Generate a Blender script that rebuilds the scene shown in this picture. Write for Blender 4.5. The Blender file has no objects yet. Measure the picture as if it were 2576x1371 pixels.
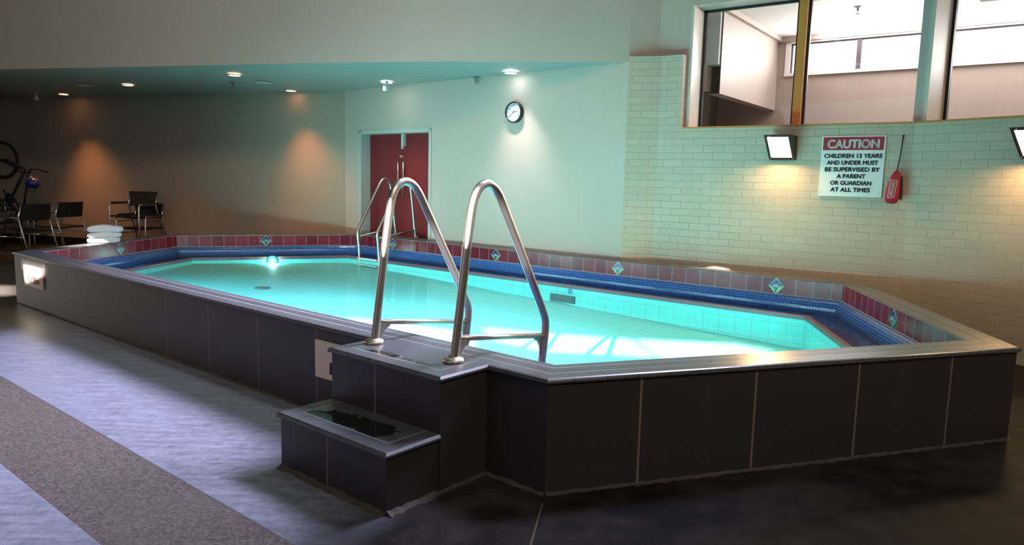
import bpy, math, random
from mathutils import Vector, Matrix
random.seed(7)
S = bpy.context.scene
COL = S.collection
U = 0.512                       # metres per survey unit (pool rim height = 1 unit)
PI = math.pi
# ------------------------------------------------------------------ survey camera
FPX, PITCH, ROLL, CH = 1825.73, 0.125392, 0.0245715, 2.59943
W, H = 2576, 1371
r0 = Vector((1, 0, 0)); u0 = Vector((0, math.sin(PITCH), math.cos(PITCH)))
FW = Vector((0, math.cos(PITCH), -math.sin(PITCH)))
cR, sR = math.cos(ROLL), math.sin(ROLL)
RT = r0*cR + u0*sR
UP = -r0*sR + u0*cR
CAM = Vector((0, 0, CH))

def ray(px):
    return RT*((px[0]-W/2)/FPX) + UP*(-(px[1]-H/2)/FPX) + FW

def atz(px, z):                 # surveyed point on a level plane (survey units)
    d = ray(px); return CAM + d*((z-CH)/d.z)

def onp(px, p0, dr):            # surveyed point on an upright plane through p0 along dr
    d = ray(px); nx, ny = dr[1], -dr[0]
    t = (nx*p0[0]+ny*p0[1])/(nx*d.x+ny*d.y)
    return CAM + d*t

def V2(a, b): return Vector((a, b, 0))
def at(v, z): return Vector((v[0], v[1], z))
def unit(a): return V2(math.cos(math.radians(a)), -math.sin(math.radians(a)))

# ------------------------------------------------------------------ mesh builder
class MB:
    def __init__(s, k=1.0): s.v = []; s.f = []; s.uv = []; s.mi = []; s.sm = []; s.k = k
    def quad(s, pts, uv=None, mi=0, sm=False):
        i = len(s.v); s.v += [Vector(p)*s.k for p in pts]
        s.f.append(list(range(i, i+len(pts)))); s.mi.append(mi); s.sm.append(sm)
        s.uv += [(a*s.k, b*s.k) for a, b in uv] if uv else [(0, 0)]*len(pts)
    def box(s, c, d, ax=None, mi=0):
        c = Vector(c); X, Y, Z = ax or (Vector((1, 0, 0)), Vector((0, 1, 0)), Vector((0, 0, 1)))
        hx, hy, hz = X*d[0]/2, Y*d[1]/2, Z*d[2]/2
        P = lambda a, b, e: c+hx*a+hy*b+hz*e
        for q, (w, h) in (([P(-1,-1,-1), P(-1,1,-1), P(1,1,-1), P(1,-1,-1)], (d[1], d[0])),
                  ([P(-1,-1,1), P(1,-1,1), P(1,1,1), P(-1,1,1)], (d[0], d[1])),
                  ([P(-1,-1,-1), P(1,-1,-1), P(1,-1,1), P(-1,-1,1)], (d[0], d[2])),
                  ([P(1,1,-1), P(-1,1,-1), P(-1,1,1), P(1,1,1)], (d[0], d[2])),
                  ([P(1,-1,-1), P(1,1,-1), P(1,1,1), P(1,-1,1)], (d[1], d[2])),
                  ([P(-1,1,-1), P(-1,-1,-1), P(-1,-1,1), P(-1,1,1)], (d[1], d[2]))):
            s.quad(q, [(0, 0), (w, 0), (w, h), (0, h)], mi)
        return s
    def prism(s, poly, z0, z1, mi=0):       # poly CCW seen from above
        n = len(poly)
        s.quad([at(p, z1) for p in poly], [(p[0], p[1]) for p in poly], mi)
        s.quad([at(p, z0) for p in reversed(poly)], [(p[0], p[1]) for p in reversed(poly)], mi)
        L = 0
        for i in range(n):
            a, b = poly[i], poly[(i+1) % n]; l = (Vector(b[:2])-Vector(a[:2])).length
            s.quad([at(a, z0), at(b, z0), at(b, z1), at(a, z1)], [(L, z0), (L+l, z0), (L+l, z1), (L, z1)], mi); L += l
        return s
    def tube(s, path, r, n=12, cap=True, mi=0):
        path = [Vector(p) for p in path]; rr = r if isinstance(r, (list, tuple)) else [r]*len(path)
        t0 = (path[1]-path[0]).normalized()
        up = Vector((0, 0, 1)) if abs(t0.z) < .9 else Vector((1, 0, 0))
        a = t0.cross(up).normalized(); b = a.cross(t0)
        base = len(s.v)
        for i, p in enumerate(path):
            t = ((path[i+1]-p).normalized() if i == 0 else (p-path[i-1]).normalized() if i == len(path)-1
                 else ((path[i+1]-p).normalized()+(p-path[i-1]).normalized()).normalized())
            a = (a - t*a.dot(t)).normalized(); b = a.cross(t)
            for k in range(n):
                w = 2*PI*k/n; s.v.append((p + (a*math.cos(w)+b*math.sin(w))*rr[i])*s.k)
        for i in range(len(path)-1):
            for k in range(n):
                q = [base+i*n+k, base+i*n+(k+1) % n, base+(i+1)*n+(k+1) % n, base+(i+1)*n+k]
                s.f.append(q[::-1]); s.mi.append(mi); s.sm.append(True); s.uv += [(0, 0)]*4
        if cap:
            s.f.append([base+k for k in range(n)]); s.mi.append(mi); s.sm.append(False); s.uv += [(0, 0)]*n
            e = base+(len(path)-1)*n
            s.f.append([e+k for k in reversed(range(n))]); s.mi.append(mi); s.sm.append(False); s.uv += [(0, 0)]*n
        return s
    def lathe(s, c, prof, ax=None, n=32, mi=0, sm=True, arc=None):   # prof: (radius, height) along axis
        c = Vector(c); Z = (ax or Vector((0, 0, 1))).normalized()
        X = Z.cross(Vector((0, 1, 0))) if abs(Z.y) < .9 else Z.cross(Vector((1, 0, 0)))
        X.normalize(); Y = Z.cross(X)
        base = len(s.v)
        for r, h in prof:
            for k in range(n):
                w = 2*PI*k/n; s.v.append((c+Z*h+(X*math.cos(w)+Y*math.sin(w))*max(r, 1e-5))*s.k)
        for i in range(len(prof)-1):
            for k in range(n):
                s.f.append([base+i*n+k, base+i*n+(k+1) % n, base+(i+1)*n+(k+1) % n, base+(i+1)*n+k])
                s.mi.append(mi); s.sm.append(sm); s.uv += [(0, 0)]*4
        return s
    def torus(s, c, R, r, ax, n=40, m=10, mi=0):
        c = Vector(c); Z = Vector(ax).normalized()
        X = Z.cross(Vector((0, 0, 1))) if abs(Z.z) < .9 else Z.cross(Vector((1, 0, 0)))
        X.normalize(); Y = Z.cross(X); base = len(s.v)
        for i in range(n):
            w = 2*PI*i/n; d = X*math.cos(w)+Y*math.sin(w)
            for k in range(m):
                q = 2*PI*k/m; s.v.append((c+d*(R+r*math.cos(q))+Z*r*math.sin(q))*s.k)
        for i in range(n):
            for k in range(m):
                s.f.append([base+i*m+k, base+((i+1) % n)*m+k, base+((i+1) % n)*m+(k+1) % m, base+i*m+(k+1) % m])
                s.mi.append(mi); s.sm.append(True); s.uv += [(0, 0)]*4
        return s
    def build(s, name, mats, parent=None, local=False, bevel=0, keep=False):
        me = bpy.data.meshes.new(name)
        v = s.v; o = bpy.data.objects.new(name, me)
        if parent is None and not keep:
            lo = Vector((min(p.x for p in v), min(p.y for p in v), min(p.z for p in v)))
            hi = Vector((max(p.x for p in v), max(p.y for p in v), max(p.z for p in v)))
            org = Vector(((lo.x+hi.x)/2, (lo.y+hi.y)/2, lo.z))
            v = [p-org for p in v]; o.location = org
        me.from_pydata([tuple(p) for p in v], [], s.f)
        uvl = me.uv_layers.new(name='UVMap')
        for i, c in enumerate(s.uv): uvl.data[i].uv = c
        for i, p in enumerate(me.polygons): p.material_index = s.mi[i]; p.use_smooth = s.sm[i]
        for m in (mats if isinstance(mats, (list, tuple)) else [mats]): me.materials.append(m)
        me.update(); COL.objects.link(o)
        if parent is not None:
            o.parent = parent
            if not local: o.matrix_parent_inverse = world(parent).inverted()
        if bevel:
            b = o.modifiers.new('edge', 'BEVEL'); b.width = bevel; b.segments = 2; b.limit_method = 'ANGLE'
        return o

def world(o):
    m = o.matrix_basis.copy()
    if o.parent: m = world(o.parent) @ o.matrix_parent_inverse @ m
    return m

def empty(name, loc, rz=0):
    o = bpy.data.objects.new(name, None); o.empty_display_size = .1
    o.location = loc; o.rotation_euler = (0, 0, rz); COL.objects.link(o); return o
def tag(o, label, cat, group=None, kind=None):
    o['label'] = label; o['category'] = cat
    if group: o['group'] = group
    if kind: o['kind'] = kind
    return o
def struct(o): o['kind'] = 'structure'; return o
def copy_tree(o, parent=None):
    c = o.copy(); COL.objects.link(c)
    if parent: c.parent = parent
    for ch in [x for x in COL.objects if x.parent == o]: copy_tree(ch, c)
    return c

def text_mesh(name, body, size, mat, org, right, up, parent=None, bold=0.0, extrude=.0008, align='LEFT', width=None, height=None, shear=0, space=1.0):
    cu = bpy.data.curves.new(name, 'FONT'); cu.body = body; cu.size = size; cu.offset = 0; cu.extrude = extrude
    cu.align_x = align; cu.align_y = 'BOTTOM_BASELINE'; cu.resolution_u = 6; cu.shear = shear; cu.space_character = space
    t = bpy.data.objects.new(name, cu); COL.objects.link(t)
    dg = bpy.context.evaluated_depsgraph_get()
    me = bpy.data.meshes.new_from_object(t.evaluated_get(dg))
    bpy.data.objects.remove(t); bpy.data.curves.remove(cu)
    xs = [v.co.x for v in me.vertices]; ys = [v.co.y for v in me.vertices]
    sx = width/(max(xs)-min(xs)) if width else 1
    sy = height/(max(ys)-min(ys)) if height else 1
    R, Y = Vector(right).normalized(), Vector(up).normalized(); N = R.cross(Y)
    base = [v.co.copy() for v in me.vertices]; polys = [list(p.vertices) for p in me.polygons]
    offs = [(0, 0)] if not bold else [(0, 0), (bold, 0), (-bold, 0), (0, bold), (0, -bold)]
    vs = []; fs = []
    for ox, oy in offs:
        k = len(vs); fs += [[i+k for i in p] for p in polys]
        vs += [Vector(org)+R*(c.x*sx+ox)+Y*(c.y*sy+oy)+N*c.z for c in base]
    me = bpy.data.meshes.new(name); me.from_pydata([tuple(v) for v in vs], [], fs); me.update()
    me.materials.clear(); me.materials.append(mat)
    o = bpy.data.objects.new(name, me); COL.objects.link(o)
    if parent:
        o.parent = parent; o.matrix_parent_inverse = world(parent).inverted()
    return o

# ------------------------------------------------------------------ materials
class NT:
    def __init__(s, name):
        s.m = bpy.data.materials.new(name); s.m.use_nodes = True; s.t = s.m.node_tree; s.t.nodes.clear()
        s.out = s.t.nodes.new('ShaderNodeOutputMaterial')
    def n(s, ty, **kw):
        x = s.t.nodes.new(ty)
        for k, v in kw.items(): setattr(x, k, v)
        return x
    def l(s, a, b): s.t.links.new(a, b)
    def put(s, sock, v):
        if isinstance(v, bpy.types.NodeSocket): s.l(v, sock)
        else: sock.default_value = v
    def math(s, op, a, b=0.0, c=None):
        x = s.n('ShaderNodeMath', operation=op); s.put(x.inputs[0], a); s.put(x.inputs[1], b)
        if c is not None: s.put(x.inputs[2], c)
        return x.outputs[0]
    def mix(s, f, a, b):
        x = s.n('ShaderNodeMix', data_type='RGBA'); s.put(x.inputs[0], f)
        s.put(x.inputs[6], a if isinstance(a, bpy.types.NodeSocket) else (*a, 1)); s.put(x.inputs[7], b if isinstance(b, bpy.types.NodeSocket) else (*b, 1))
        return x.outputs[2]
    def noise(s, scale, detail=3, rough=.5, vec=None, dist=0):
        x = s.n('ShaderNodeTexNoise'); x.inputs['Scale'].default_value = scale; x.inputs['Detail'].default_value = detail
        x.inputs['Roughness'].default_value = rough; x.inputs['Distortion'].default_value = dist
        s.l(vec if vec is not None else s.pos(), x.inputs['Vector']); return x.outputs[0]
    def pos(s):
        if not hasattr(s, '_p'): s._p = s.n('ShaderNodeNewGeometry').outputs['Position']
        return s._p
    def obj(s): return s.n('ShaderNodeTexCoord').outputs['Object']
    def uv(s):
        if not hasattr(s, '_uv'):
            q = s.n('ShaderNodeSeparateXYZ'); s.l(s.n('ShaderNodeTexCoord').outputs['UV'], q.inputs[0]); s._uv = q.outputs[0], q.outputs[1]
        return s._uv
    def line(s, val, period, width, off=0.0):      # 1 on a line of the given width every period
        f = s.math('FRACT', s.math('DIVIDE', s.math('ADD', val, off), period))
        a = s.math('ABSOLUTE', s.math('SUBTRACT', f, .5))
        return s.math('GREATER_THAN', a, .5-width/period/2)
    def ramp(s, f, a, b):
        x = s.n('ShaderNodeMapRange'); x.interpolation_type = 'SMOOTHSTEP'
        s.put(x.inputs[0], f); x.inputs[1].default_value = a; x.inputs[2].default_value = b; return x.outputs[0]
    def bump(s, h, strength=.3, dist=.01):
        x = s.n('ShaderNodeBump'); x.inputs['Strength'].default_value = strength; x.inputs['Distance'].default_value = dist
        s.l(h, x.inputs['Height']); return x.outputs[0]
    def pbr(s, col, rough=.5, metal=0.0, normal=None, spec=.5, coat=0, sheen=0):
        x = s.n('ShaderNodeBsdfPrincipled')
        s.put(x.inputs['Base Color'], col if isinstance(col, bpy.types.NodeSocket) else (*col, 1))
        s.put(x.inputs['Roughness'], rough); s.put(x.inputs['Metallic'], metal)
        x.inputs['Specular IOR Level'].default_value = spec; x.inputs['Coat Weight'].default_value = coat
        if normal is not None: s.l(normal, x.inputs['Normal'])
        s.l(x.outputs[0], s.out.inputs[0]); return s.m

def plain(name, col, rough=.5, metal=0.0, var=.12, scale=30, bump=0.0, spec=.5):
    t = NT(name); n = t.noise(scale, 4)
    c = t.mix(n, tuple(x*(1-var) for x in col), tuple(min(1, x*(1+var)) for x in col))
    return t.pbr(c, rough, metal, t.bump(n, bump, .002) if bump else None, spec)

def m_black_tile():
    t = NT('black wall tile'); u, v = t.uv()
    g = t.line(u, 1.173*U, .011)
    streak = t.n('ShaderNodeMapping'); t.l(t.n('ShaderNodeTexCoord').outputs['UV'], streak.inputs[0]); streak.inputs['Scale'].default_value = (9, .6, 1)
    s = t.ramp(t.noise(1.0, 3, .6, streak.outputs[0]), .55, .8)
    n = t.noise(60, 3)
    c = t.mix(n, (.026, .0235, .024), (.038, .034, .035))
    c = t.mix(t.math('MULTIPLY', s, .35), c, (.06, .052, .048))
    c = t.mix(g, c, (.16, .125, .105))
    r = t.math('ADD', t.math('MULTIPLY', g, .4), t.math('MULTIPLY_ADD', n, .15, .32))
    return t.pbr(c, r, 0, t.bump(t.math('SUBTRACT', n, g), .1, .003), .4)

def m_coping():
    t = NT('grey coping tile'); u, v = t.uv()       # v: across, metres from the inner edge
    j = t.line(u, .3*U, .006)
    mid = t.math('MULTIPLY', t.math('GREATER_THAN', v, .125*U), t.math('LESS_THAN', v, .275*U))
    g1 = t.math('LESS_THAN', t.math('ABSOLUTE', t.math('SUBTRACT', v, .12*U)), .007*U)
    g2 = t.math('LESS_THAN', t.math('ABSOLUTE', t.math('SUBTRACT', v, .28*U)), .007*U)
    outer = t.math('GREATER_THAN', v, .287*U)
    rid = t.math('MULTIPLY', outer, t.line(v, .028*U, .010*U))
    n = t.noise(40, 4)
    c = t.mix(n, (.075, .073, .077), (.115, .112, .12))
    c = t.mix(mid, c, t.mix(n, (.05, .05, .055), (.085, .085, .093)))
    lines = t.math('MAXIMUM', t.math('MULTIPLY', j, t.math('SUBTRACT', 1, mid)), t.math('MULTIPLY', rid, .8))
    c = t.mix(lines, c, (.025, .024, .026))
    c = t.mix(t.math('MAXIMUM', g1, g2), c, (.30, .28, .28))
    return t.pbr(c, t.math('MULTIPLY_ADD', n, .08, .25), 0, None, .5)

def m_step(name, wet_scale, lo, cu, cv, hu, hv):   # flat tread tile with standing water lying round (cu, cv)
    t = NT(name); u, v = t.uv()
    ru = t.math('DIVIDE', t.math('ABSOLUTE', t.math('SUBTRACT', u, cu)), hu); rv = t.math('DIVIDE', t.math('ABSOLUTE', t.math('SUBTRACT', v, cv)), hv)
    r_ = t.math('POWER', t.math('ADD', t.math('POWER', ru, 3.0), t.math('POWER', rv, 3.0)), .333)
    f = t.math('ADD', t.noise(wet_scale, 4, .6, None, .5), t.math('MULTIPLY', r_, -.30))
    w = t.ramp(f, lo, lo+.01)
    n = t.noise(45, 4)
    c = t.mix(n, (.05, .05, .056), (.085, .085, .094))
    c = t.mix(w, c, (.010, .011, .010))
    r = t.math('MULTIPLY_ADD', w, -.26, .30)
    return t.pbr(c, r, 0, t.bump(n, .08, .002), .5)

def m_red():
    t = NT('glazed dark red tile'); u, v = t.uv()
    g = t.math('MAXIMUM', t.line(u, .3*U, .0045), t.math('MAXIMUM', t.math('GREATER_THAN', v, .985*U), t.math('LESS_THAN', v, .712*U)))
    cell = t.math('FLOOR', t.math('DIVIDE', u, .3*U))
    wn = t.n('ShaderNodeTexWhiteNoise', noise_dimensions='1D'); t.l(cell, wn.inputs['W'])
    c = t.mix(wn.outputs[0], (.17, .013, .024), (.25, .025, .042))
    c = t.mix(t.ramp(t.noise(18, 4), .55, .75), c, (.17, .05, .06))
    c = t.mix(g, c, (.42, .36, .36))
    r = t.math('MULTIPLY_ADD', g, .4, .22)
    return t.pbr(c, r, 0, t.bump(t.math('SUBTRACT', t.math('MULTIPLY', t.noise(9, 2), .4), g), .06, .002), .22)

def m_mosaic(name, size, grout, dim=.8):
    t = NT(name); u, v = t.uv()
    g = t.math('MAXIMUM', t.line(u, size, .0032), t.line(v, size, .0032))
    cu = t.math('FLOOR', t.math('DIVIDE', t.math('ADD', u, size/2), size)); cv = t.math('FLOOR', t.math('DIVIDE', t.math('ADD', v, size/2), size))
    wn = t.n('ShaderNodeTexWhiteNoise', noise_dimensions='2D'); cb = t.n('ShaderNodeCombineXYZ'); t.l(cu, cb.inputs[0]); t.l(cv, cb.inputs[1]); t.l(cb.outputs[0], wn.inputs[0])
    c = t.mix(wn.outputs[0], (.006*dim, .05*dim, .27*dim), (.012*dim, .095*dim, .46*dim))
    c = t.mix(g, c, grout)
    return t.pbr(c, t.math('MULTIPLY_ADD', g, .4, .15), 0, t.bump(t.math('SUBTRACT', 1, g), .2, .002), .5)

def m_pool():
    t = NT('pale aqua pool tile'); u, v = t.uv()
    g = t.math('MAXIMUM', t.line(u, .30*U, .008), t.line(v, .30*U, .008))
    n = t.noise(3.5, 4)
    c = t.mix(n, (.13, .73, .70), (.18, .80, .77))
    c = t.mix(t.math('MULTIPLY', g, t.ramp(t.noise(2.2, 2), .25, .5)), c, (.15, .58, .57))
    return t.pbr(c, .6, 0, None, .2)

def m_plaster(name, a, b, r=.75):
    t = NT(name); n = t.noise(2.2, 5, .6); f = t.noise(160, 2)
    wv = t.n('ShaderNodeMapping'); t.l(t.pos(), wv.inputs[0]); wv.inputs['Scale'].default_value = (30, 30, 2.0)
    c = t.mix(t.math('MULTIPLY_ADD', t.noise(1.0, 2, .5, wv.outputs[0]), .4, t.math('MULTIPLY', n, .6)), a, b)
    return t.pbr(c, r, 0, t.bump(f, .06, .002), .3)

def m_brick():
    t = NT('painted brick')
    b = t.n('ShaderNodeTexBrick'); t.l(t.n('ShaderNodeTexCoord').outputs['UV'], b.inputs[0])
    b.offset = .5; b.inputs['Scale'].default_value = 1; b.inputs['Brick Width'].default_value = .42*U; b.inputs['Row Height'].default_value = .1415*U
    b.inputs['Mortar Size'].default_value = .0034; b.inputs['Mortar Smooth'].default_value = .35; b.inputs['Bias'].default_value = 0
    b.inputs['Color1'].default_value = (.56, .45, .345, 1); b.inputs['Color2'].default_value = (.51, .41, .315, 1); b.inputs['Mortar'].default_value = (.47, .415, .325, 1)
    n = t.noise(3, 5); c = t.mix(t.math('MULTIPLY', t.ramp(n, .5, .8), .25), b.outputs[0], (.40, .37, .30))
    h = t.math('ADD', t.math('MULTIPLY', b.outputs[1], -1.0), t.math('MULTIPLY', t.noise(70, 4), .25))
    return t.pbr(c, .55, 0, t.bump(h, .9, .008), .35)

def m_floor():
    t = NT('concrete floor'); p = t.n('ShaderNodeSeparateXYZ'); t.l(t.pos(), p.inputs[0])
    s = t.math('ADD', t.math('MULTIPLY', p.outputs[0], DN.x), t.math('MULTIPLY', p.outputs[1], DN.y))      # distance across, from the pool's long wall
    q = t.math('ADD', t.math('MULTIPLY', p.outputs[0], DD.x), t.math('MULTIPLY', p.outputs[1], DD.y))
    s = t.math('SUBTRACT', s, DN.dot(OA)*U); q = t.math('SUBTRACT', q, DD.dot(OC)*U)
    wob = t.math('MULTIPLY_ADD', t.noise(6, 3), .03, -.015); s2 = t.math('ADD', s, wob)
    strip = t.math('MULTIPLY', t.math('LESS_THAN', s, L1*U), t.math('GREATER_THAN', s, L2*U))
    # trowelled grey concrete, damp towards the pool's front walkway, with shade painted in
    n1 = t.noise(1.3, 5, .6); n2 = t.noise(24, 4, .65); n3 = t.noise(7, 4, .6)
    mp = t.n('ShaderNodeMapping'); t.l(t.pos(), mp.inputs[0]); mp.inputs['Rotation'].default_value = (0, 0, -.5); mp.inputs['Scale'].default_value = (2, 9, 1)
    brush = t.noise(2.5, 4, .6, mp.outputs[0])
    pale = t.mix(t.ramp(t.math('MULTIPLY_ADD', n2, .45, t.math('MULTIPLY', brush, .55)), .3, .7), (.095, .095, .118), (.235, .235, .275))
    dark = t.mix(t.ramp(t.math('MULTIPLY_ADD', n3, .4, t.math('MULTIPLY', n1, .6)), .38, .66), (.006, .0055, .0055), (.034, .028, .025))
    damp = t.ramp(t.math('ADD', q, t.math('MULTIPLY_ADD', n1, .5, -.25)), -1.35*U, -.45*U)
    c = t.mix(damp, pale, dark)
    brown_end = t.ramp(t.math('ADD', q, t.math('MULTIPLY_ADD', n1, .3, -.15)), 3.15*U, 3.35*U)
    c = t.mix(brown_end, c, t.mix(n3, (.16, .09, .05), (.24, .15, .085)))  # floor turns orange-brown past the pool's right end
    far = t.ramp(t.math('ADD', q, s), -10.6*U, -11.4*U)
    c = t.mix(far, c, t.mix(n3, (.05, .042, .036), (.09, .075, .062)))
    # exposed aggregate strip
    ag = t.n('ShaderNodeTexVoronoi'); ag.inputs['Scale'].default_value = 95; t.l(t.pos(), ag.inputs['Vector'])
    hs = t.n('ShaderNodeSeparateColor'); t.l(ag.outputs['Color'], hs.inputs[0])
    agc = t.mix(hs.outputs[0], (.035, .027, .023), (.125, .095, .078))
    agc = t.mix(t.math('MULTIPLY', t.ramp(n1, .4, .7), .45), agc, (.07, .055, .048))
    c = t.mix(strip, c, agc)
    jl = t.math('LESS_THAN', t.math('ABSOLUTE', t.math('SUBTRACT', s, t.math('MULTIPLY', 1.0, L1*U))), .003)
    c = t.mix(jl, c, (.05, .045, .042))
    # saw-cut joint running out from the pool corner
    jx = t.math('SUBTRACT', t.math('ADD', t.math('MULTIPLY', p.outputs[0], JN.x), t.math('MULTIPLY', p.outputs[1], JN.y)), JN.dot(JP)*U)
    jm = t.math('MULTIPLY', t.math('LESS_THAN', t.math('ABSOLUTE', jx), .004), t.math('LESS_THAN', p.outputs[1], 5.64*U))
    c = t.mix(jm, c, (.10, .075, .055))
    # cement fillet along the pool foot
    r = t.math('MULTIPLY_ADD', n2, .12, .36)
    r = t.mix(strip, r, (.75, .75, .75)); r = t.mix(damp, r, (.62, .62, .62))
    h = t.math('ADD', t.math('MULTIPLY', n2, .5), t.math('MULTIPLY', strip, t.math('MULTIPLY', ag.outputs['Distance'], 1.6)))
    m = t.pbr(c, r, 0, t.bump(h, .18, .006), .4)
    bs = [x for x in t.t.nodes if x.type == 'BSDF_PRINCIPLED'][0]; t.l(t.math('MULTIPLY_ADD', damp, -.33, .4), bs.inputs['Specular IOR Level'])
    return m

def m_steel(name='brushed stainless steel', rough=.30, col=(.52, .475, .43)):
    t = NT(name); mp = t.n('ShaderNodeMapping'); t.l(t.pos(), mp.inputs[0]); mp.inputs['Scale'].default_value = (60, 60, 400)
    n = t.noise(1, 2, .5, mp.outputs[0])
    return t.pbr(t.mix(n, tuple(x*.9 for x in col), col), t.math('MULTIPLY_ADD', n, .1, rough), 1.0)

def m_emit(name, col, s):
    t = NT(name); e = t.n('ShaderNodeEmission'); e.inputs[0].default_value = (*col, 1); e.inputs[1].default_value = s
    t.l(e.outputs[0], t.out.inputs[0]); return t.m

def m_clear(name, ior, tint, rough=0.0, ripple=0.0, scale=3.0, film=0.0, refl=1.0):
    t = NT(name); tr = t.n('ShaderNodeBsdfTransparent'); tr.inputs[0].default_value = (*tint, 1)
    gl = t.n('ShaderNodeBsdfGlossy'); gl.inputs['Roughness'].default_value = rough
    fr = t.n('ShaderNodeLayerWeight'); fr.inputs[0].default_value = .5; f0 = ((ior-1)/(ior+1))**2
    fac = t.math('MULTIPLY_ADD', t.math('POWER', fr.outputs['Facing'], 5.0), (1-f0)*refl, f0)      # same from both sides
    if ripple:
        h = t.math('ADD', t.noise(scale, 3, .5), t.math('MULTIPLY', t.noise(scale*4, 2), .25))
        b = t.bump(h, ripple, .02); t.l(b, gl.inputs['Normal']); t.l(b, fr.inputs['Normal'])
    mx = t.n('ShaderNodeMixShader'); t.l(fac, mx.inputs[0]); t.l(tr.outputs[0], mx.inputs[1]); t.l(gl.outputs[0], mx.inputs[2])
    o = mx.outputs[0]
    if film:
        df = t.n('ShaderNodeBsdfDiffuse'); df.inputs[0].default_value = (.8, .75, .7, 1); m2 = t.n('ShaderNodeMixShader')
        f = t.math('MULTIPLY', t.ramp(t.noise(1.5, 4), .35, .8), film); t.l(f, m2.inputs[0]); t.l(o, m2.inputs[1]); t.l(df.outputs[0], m2.inputs[2]); o = m2.outputs[0]
    t.l(o, t.out.inputs[0]); return t.m

def m_soffit():
    t = NT('grooved ceiling boards'); p = t.n('ShaderNodeSeparateXYZ'); t.l(t.pos(), p.inputs[0])
    a = math.radians(16); k = t.math('ADD', t.math('MULTIPLY', p.outputs[0], math.sin(a)), t.math('MULTIPLY', p.outputs[1], math.cos(a)))
    g = t.line(k, .12, .02); n = t.noise(3, 3)
    c = t.mix(n, (.42, .44, .42), (.47, .49, .46)); c = t.mix(g, c, (.24, .25, .24))
    return t.pbr(c, .5, 0, t.bump(t.math('SUBTRACT', 1, g), .4, .01), .4)

def m_woven():
    t = NT('woven slat top'); c0 = t.n('ShaderNodeSeparateXYZ'); t.l(t.obj(), c0.inputs[0])
    g = t.math('MAXIMUM', t.line(c0.outputs[0], .03, .008), t.line(c0.outputs[1], .05, .006))
    c = t.mix(g, (.05, .035, .028), (.008, .007, .007)); return t.pbr(c, .3, 0, t.bump(t.math('SUBTRACT', 1, g), .5, .003))

def m_grain(name, a, b, r=.5):
    t = NT(name); mp = t.n('ShaderNodeMapping'); t.l(t.pos(), mp.inputs[0]); mp.inputs['Scale'].default_value = (14, 14, .8)
    n = t.noise(1.2, 4, .6, mp.outputs[0]); return t.pbr(t.mix(n, a, b), r, 0, None, .4)

# ------------------------------------------------------------------ survey: the plan (survey units)
I = [V2(.40368, 6.25751), V2(4.95454, 7.77297), V2(5.61727, 12.19451), V2(-4.35119, 20.33432), V2(-8.65704, 18.62606), V2(-9.25571, 14.18716)]
NS = ['front', 'right', 'far', 'back', 'leftback', 'left']     # I[i]->I[i+1]
def offset(poly, d):            # grow (d>0) or shrink a CCW polygon
    n = len(poly); out = []
    for i in range(n):
        a, b, c = poly[i-1], poly[i], poly[(i+1) % n]
        e1 = (b-a).normalized(); e2 = (c-b).normalized()
        n1 = V2(e1.y, -e1.x); n2 = V2(e2.y, -e2.x)
        k = d/(1+n1.dot(n2)); out.append(b+(n1+n2)*k)
    return out
WC = .405
O = offset(I, WC)
OC, OE, OF, OG, OK, OA = O
DD = (OC-OA).normalized()                 # along the long front wall, A -> C
DN = V2(-DD.y, DD.x)                      # into the pool
g = (I[2]-I[3]).normalized(); gn = V2(-g.y, g.x)   # far long side: G -> F, outward normal
fo = OG+gn*.04
_l1 = [atz(p, 0) for p in ((0, 941), (188, 1052), (477, 1219), (705, 1361))]
_l2 = [atz(p, 0) for p in ((0, 1165), (122, 1258), (235, 1361))]
L1 = sum((p-OA).dot(DN) for p in _l1)/4; L2 = sum((p-OA).dot(DN) for p in _l2)/3
JP = atz((1365, 1265), 0); _j = (atz((1335, 1371), 0)-JP); JN = V2(-_j.y, _j.x).normalized()

M = {}
M['black'] = m_black_tile(); M['coping'] = m_coping(); M['red'] = m_red()
M['mosaic'] = m_mosaic('small blue mosaic', .046*U, (.16, .30, .42)); M['ledge'] = m_mosaic('deep blue mosaic', .046*U, (.01, .03, .12), .45)
M['pool'] = m_pool()
M['nosing'] = plain('red brown nosing tile', (.17, .07, .065), .35)
M['floor'] = m_floor()
M['wall_clock'] = m_plaster('grey green painted wall', (.54, .43, .37), (.59, .475, .41))
M['wall_back'] = m_plaster('taupe painted wall', (.40, .31, .245), (.46, .36, .285))
M['bulk'] = m_plaster('grey painted bulkhead', (.49, .39, .325), (.55, .445, .375))
M['brick'] = m_brick()
M['ceil'] = m_plaster('hall ceiling paint', (.5, .5, .48), (.55, .55, .52))
M['soffit'] = m_soffit()
M['black_trim'] = plain('black skirting', (.012, .012, .012), .5)
M['cream'] = plain('cream painted frame', (.62, .57, .50), .35, var=.05)
M['wood'] = m_grain('orange stained timber', (.50, .17, .035), (.66, .27, .06), .4)
M['post'] = m_plaster('green grey post paint', (.46, .435, .395), (.50, .475, .43))
M['gasket'] = plain('black window gasket', (.01, .009, .009), .4)
M['glass'] = m_clear('window glass', 1.45, (.93, .93, .92), film=.05)
M['water'] = m_clear('pool water', 1.33, (.93, .99, .985), rough=.0, ripple=.10, scale=5, refl=.6)
M['steel'] = m_steel(); M['steel_s'] = m_steel('worn steel flange', .35, (.55, .48, .40)); M['chrome'] = m_steel('chrome tube', .16, (.75, .74, .73))
M['doorred'] = plain('dark red door paint', (.20, .012, .016), .45, var=.08, scale=8)
M['frame'] = plain('light grey door frame paint', (.50, .51, .48), .4, var=.04)
M['white'] = plain('white enamel', (.80, .81, .79), .35, var=.02)
M['signred'] = plain('sign red', (.38, .012, .02), .4, var=.03)
M['signblack'] = plain('sign lettering navy black', (.012, .011, .03), .4)
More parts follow.
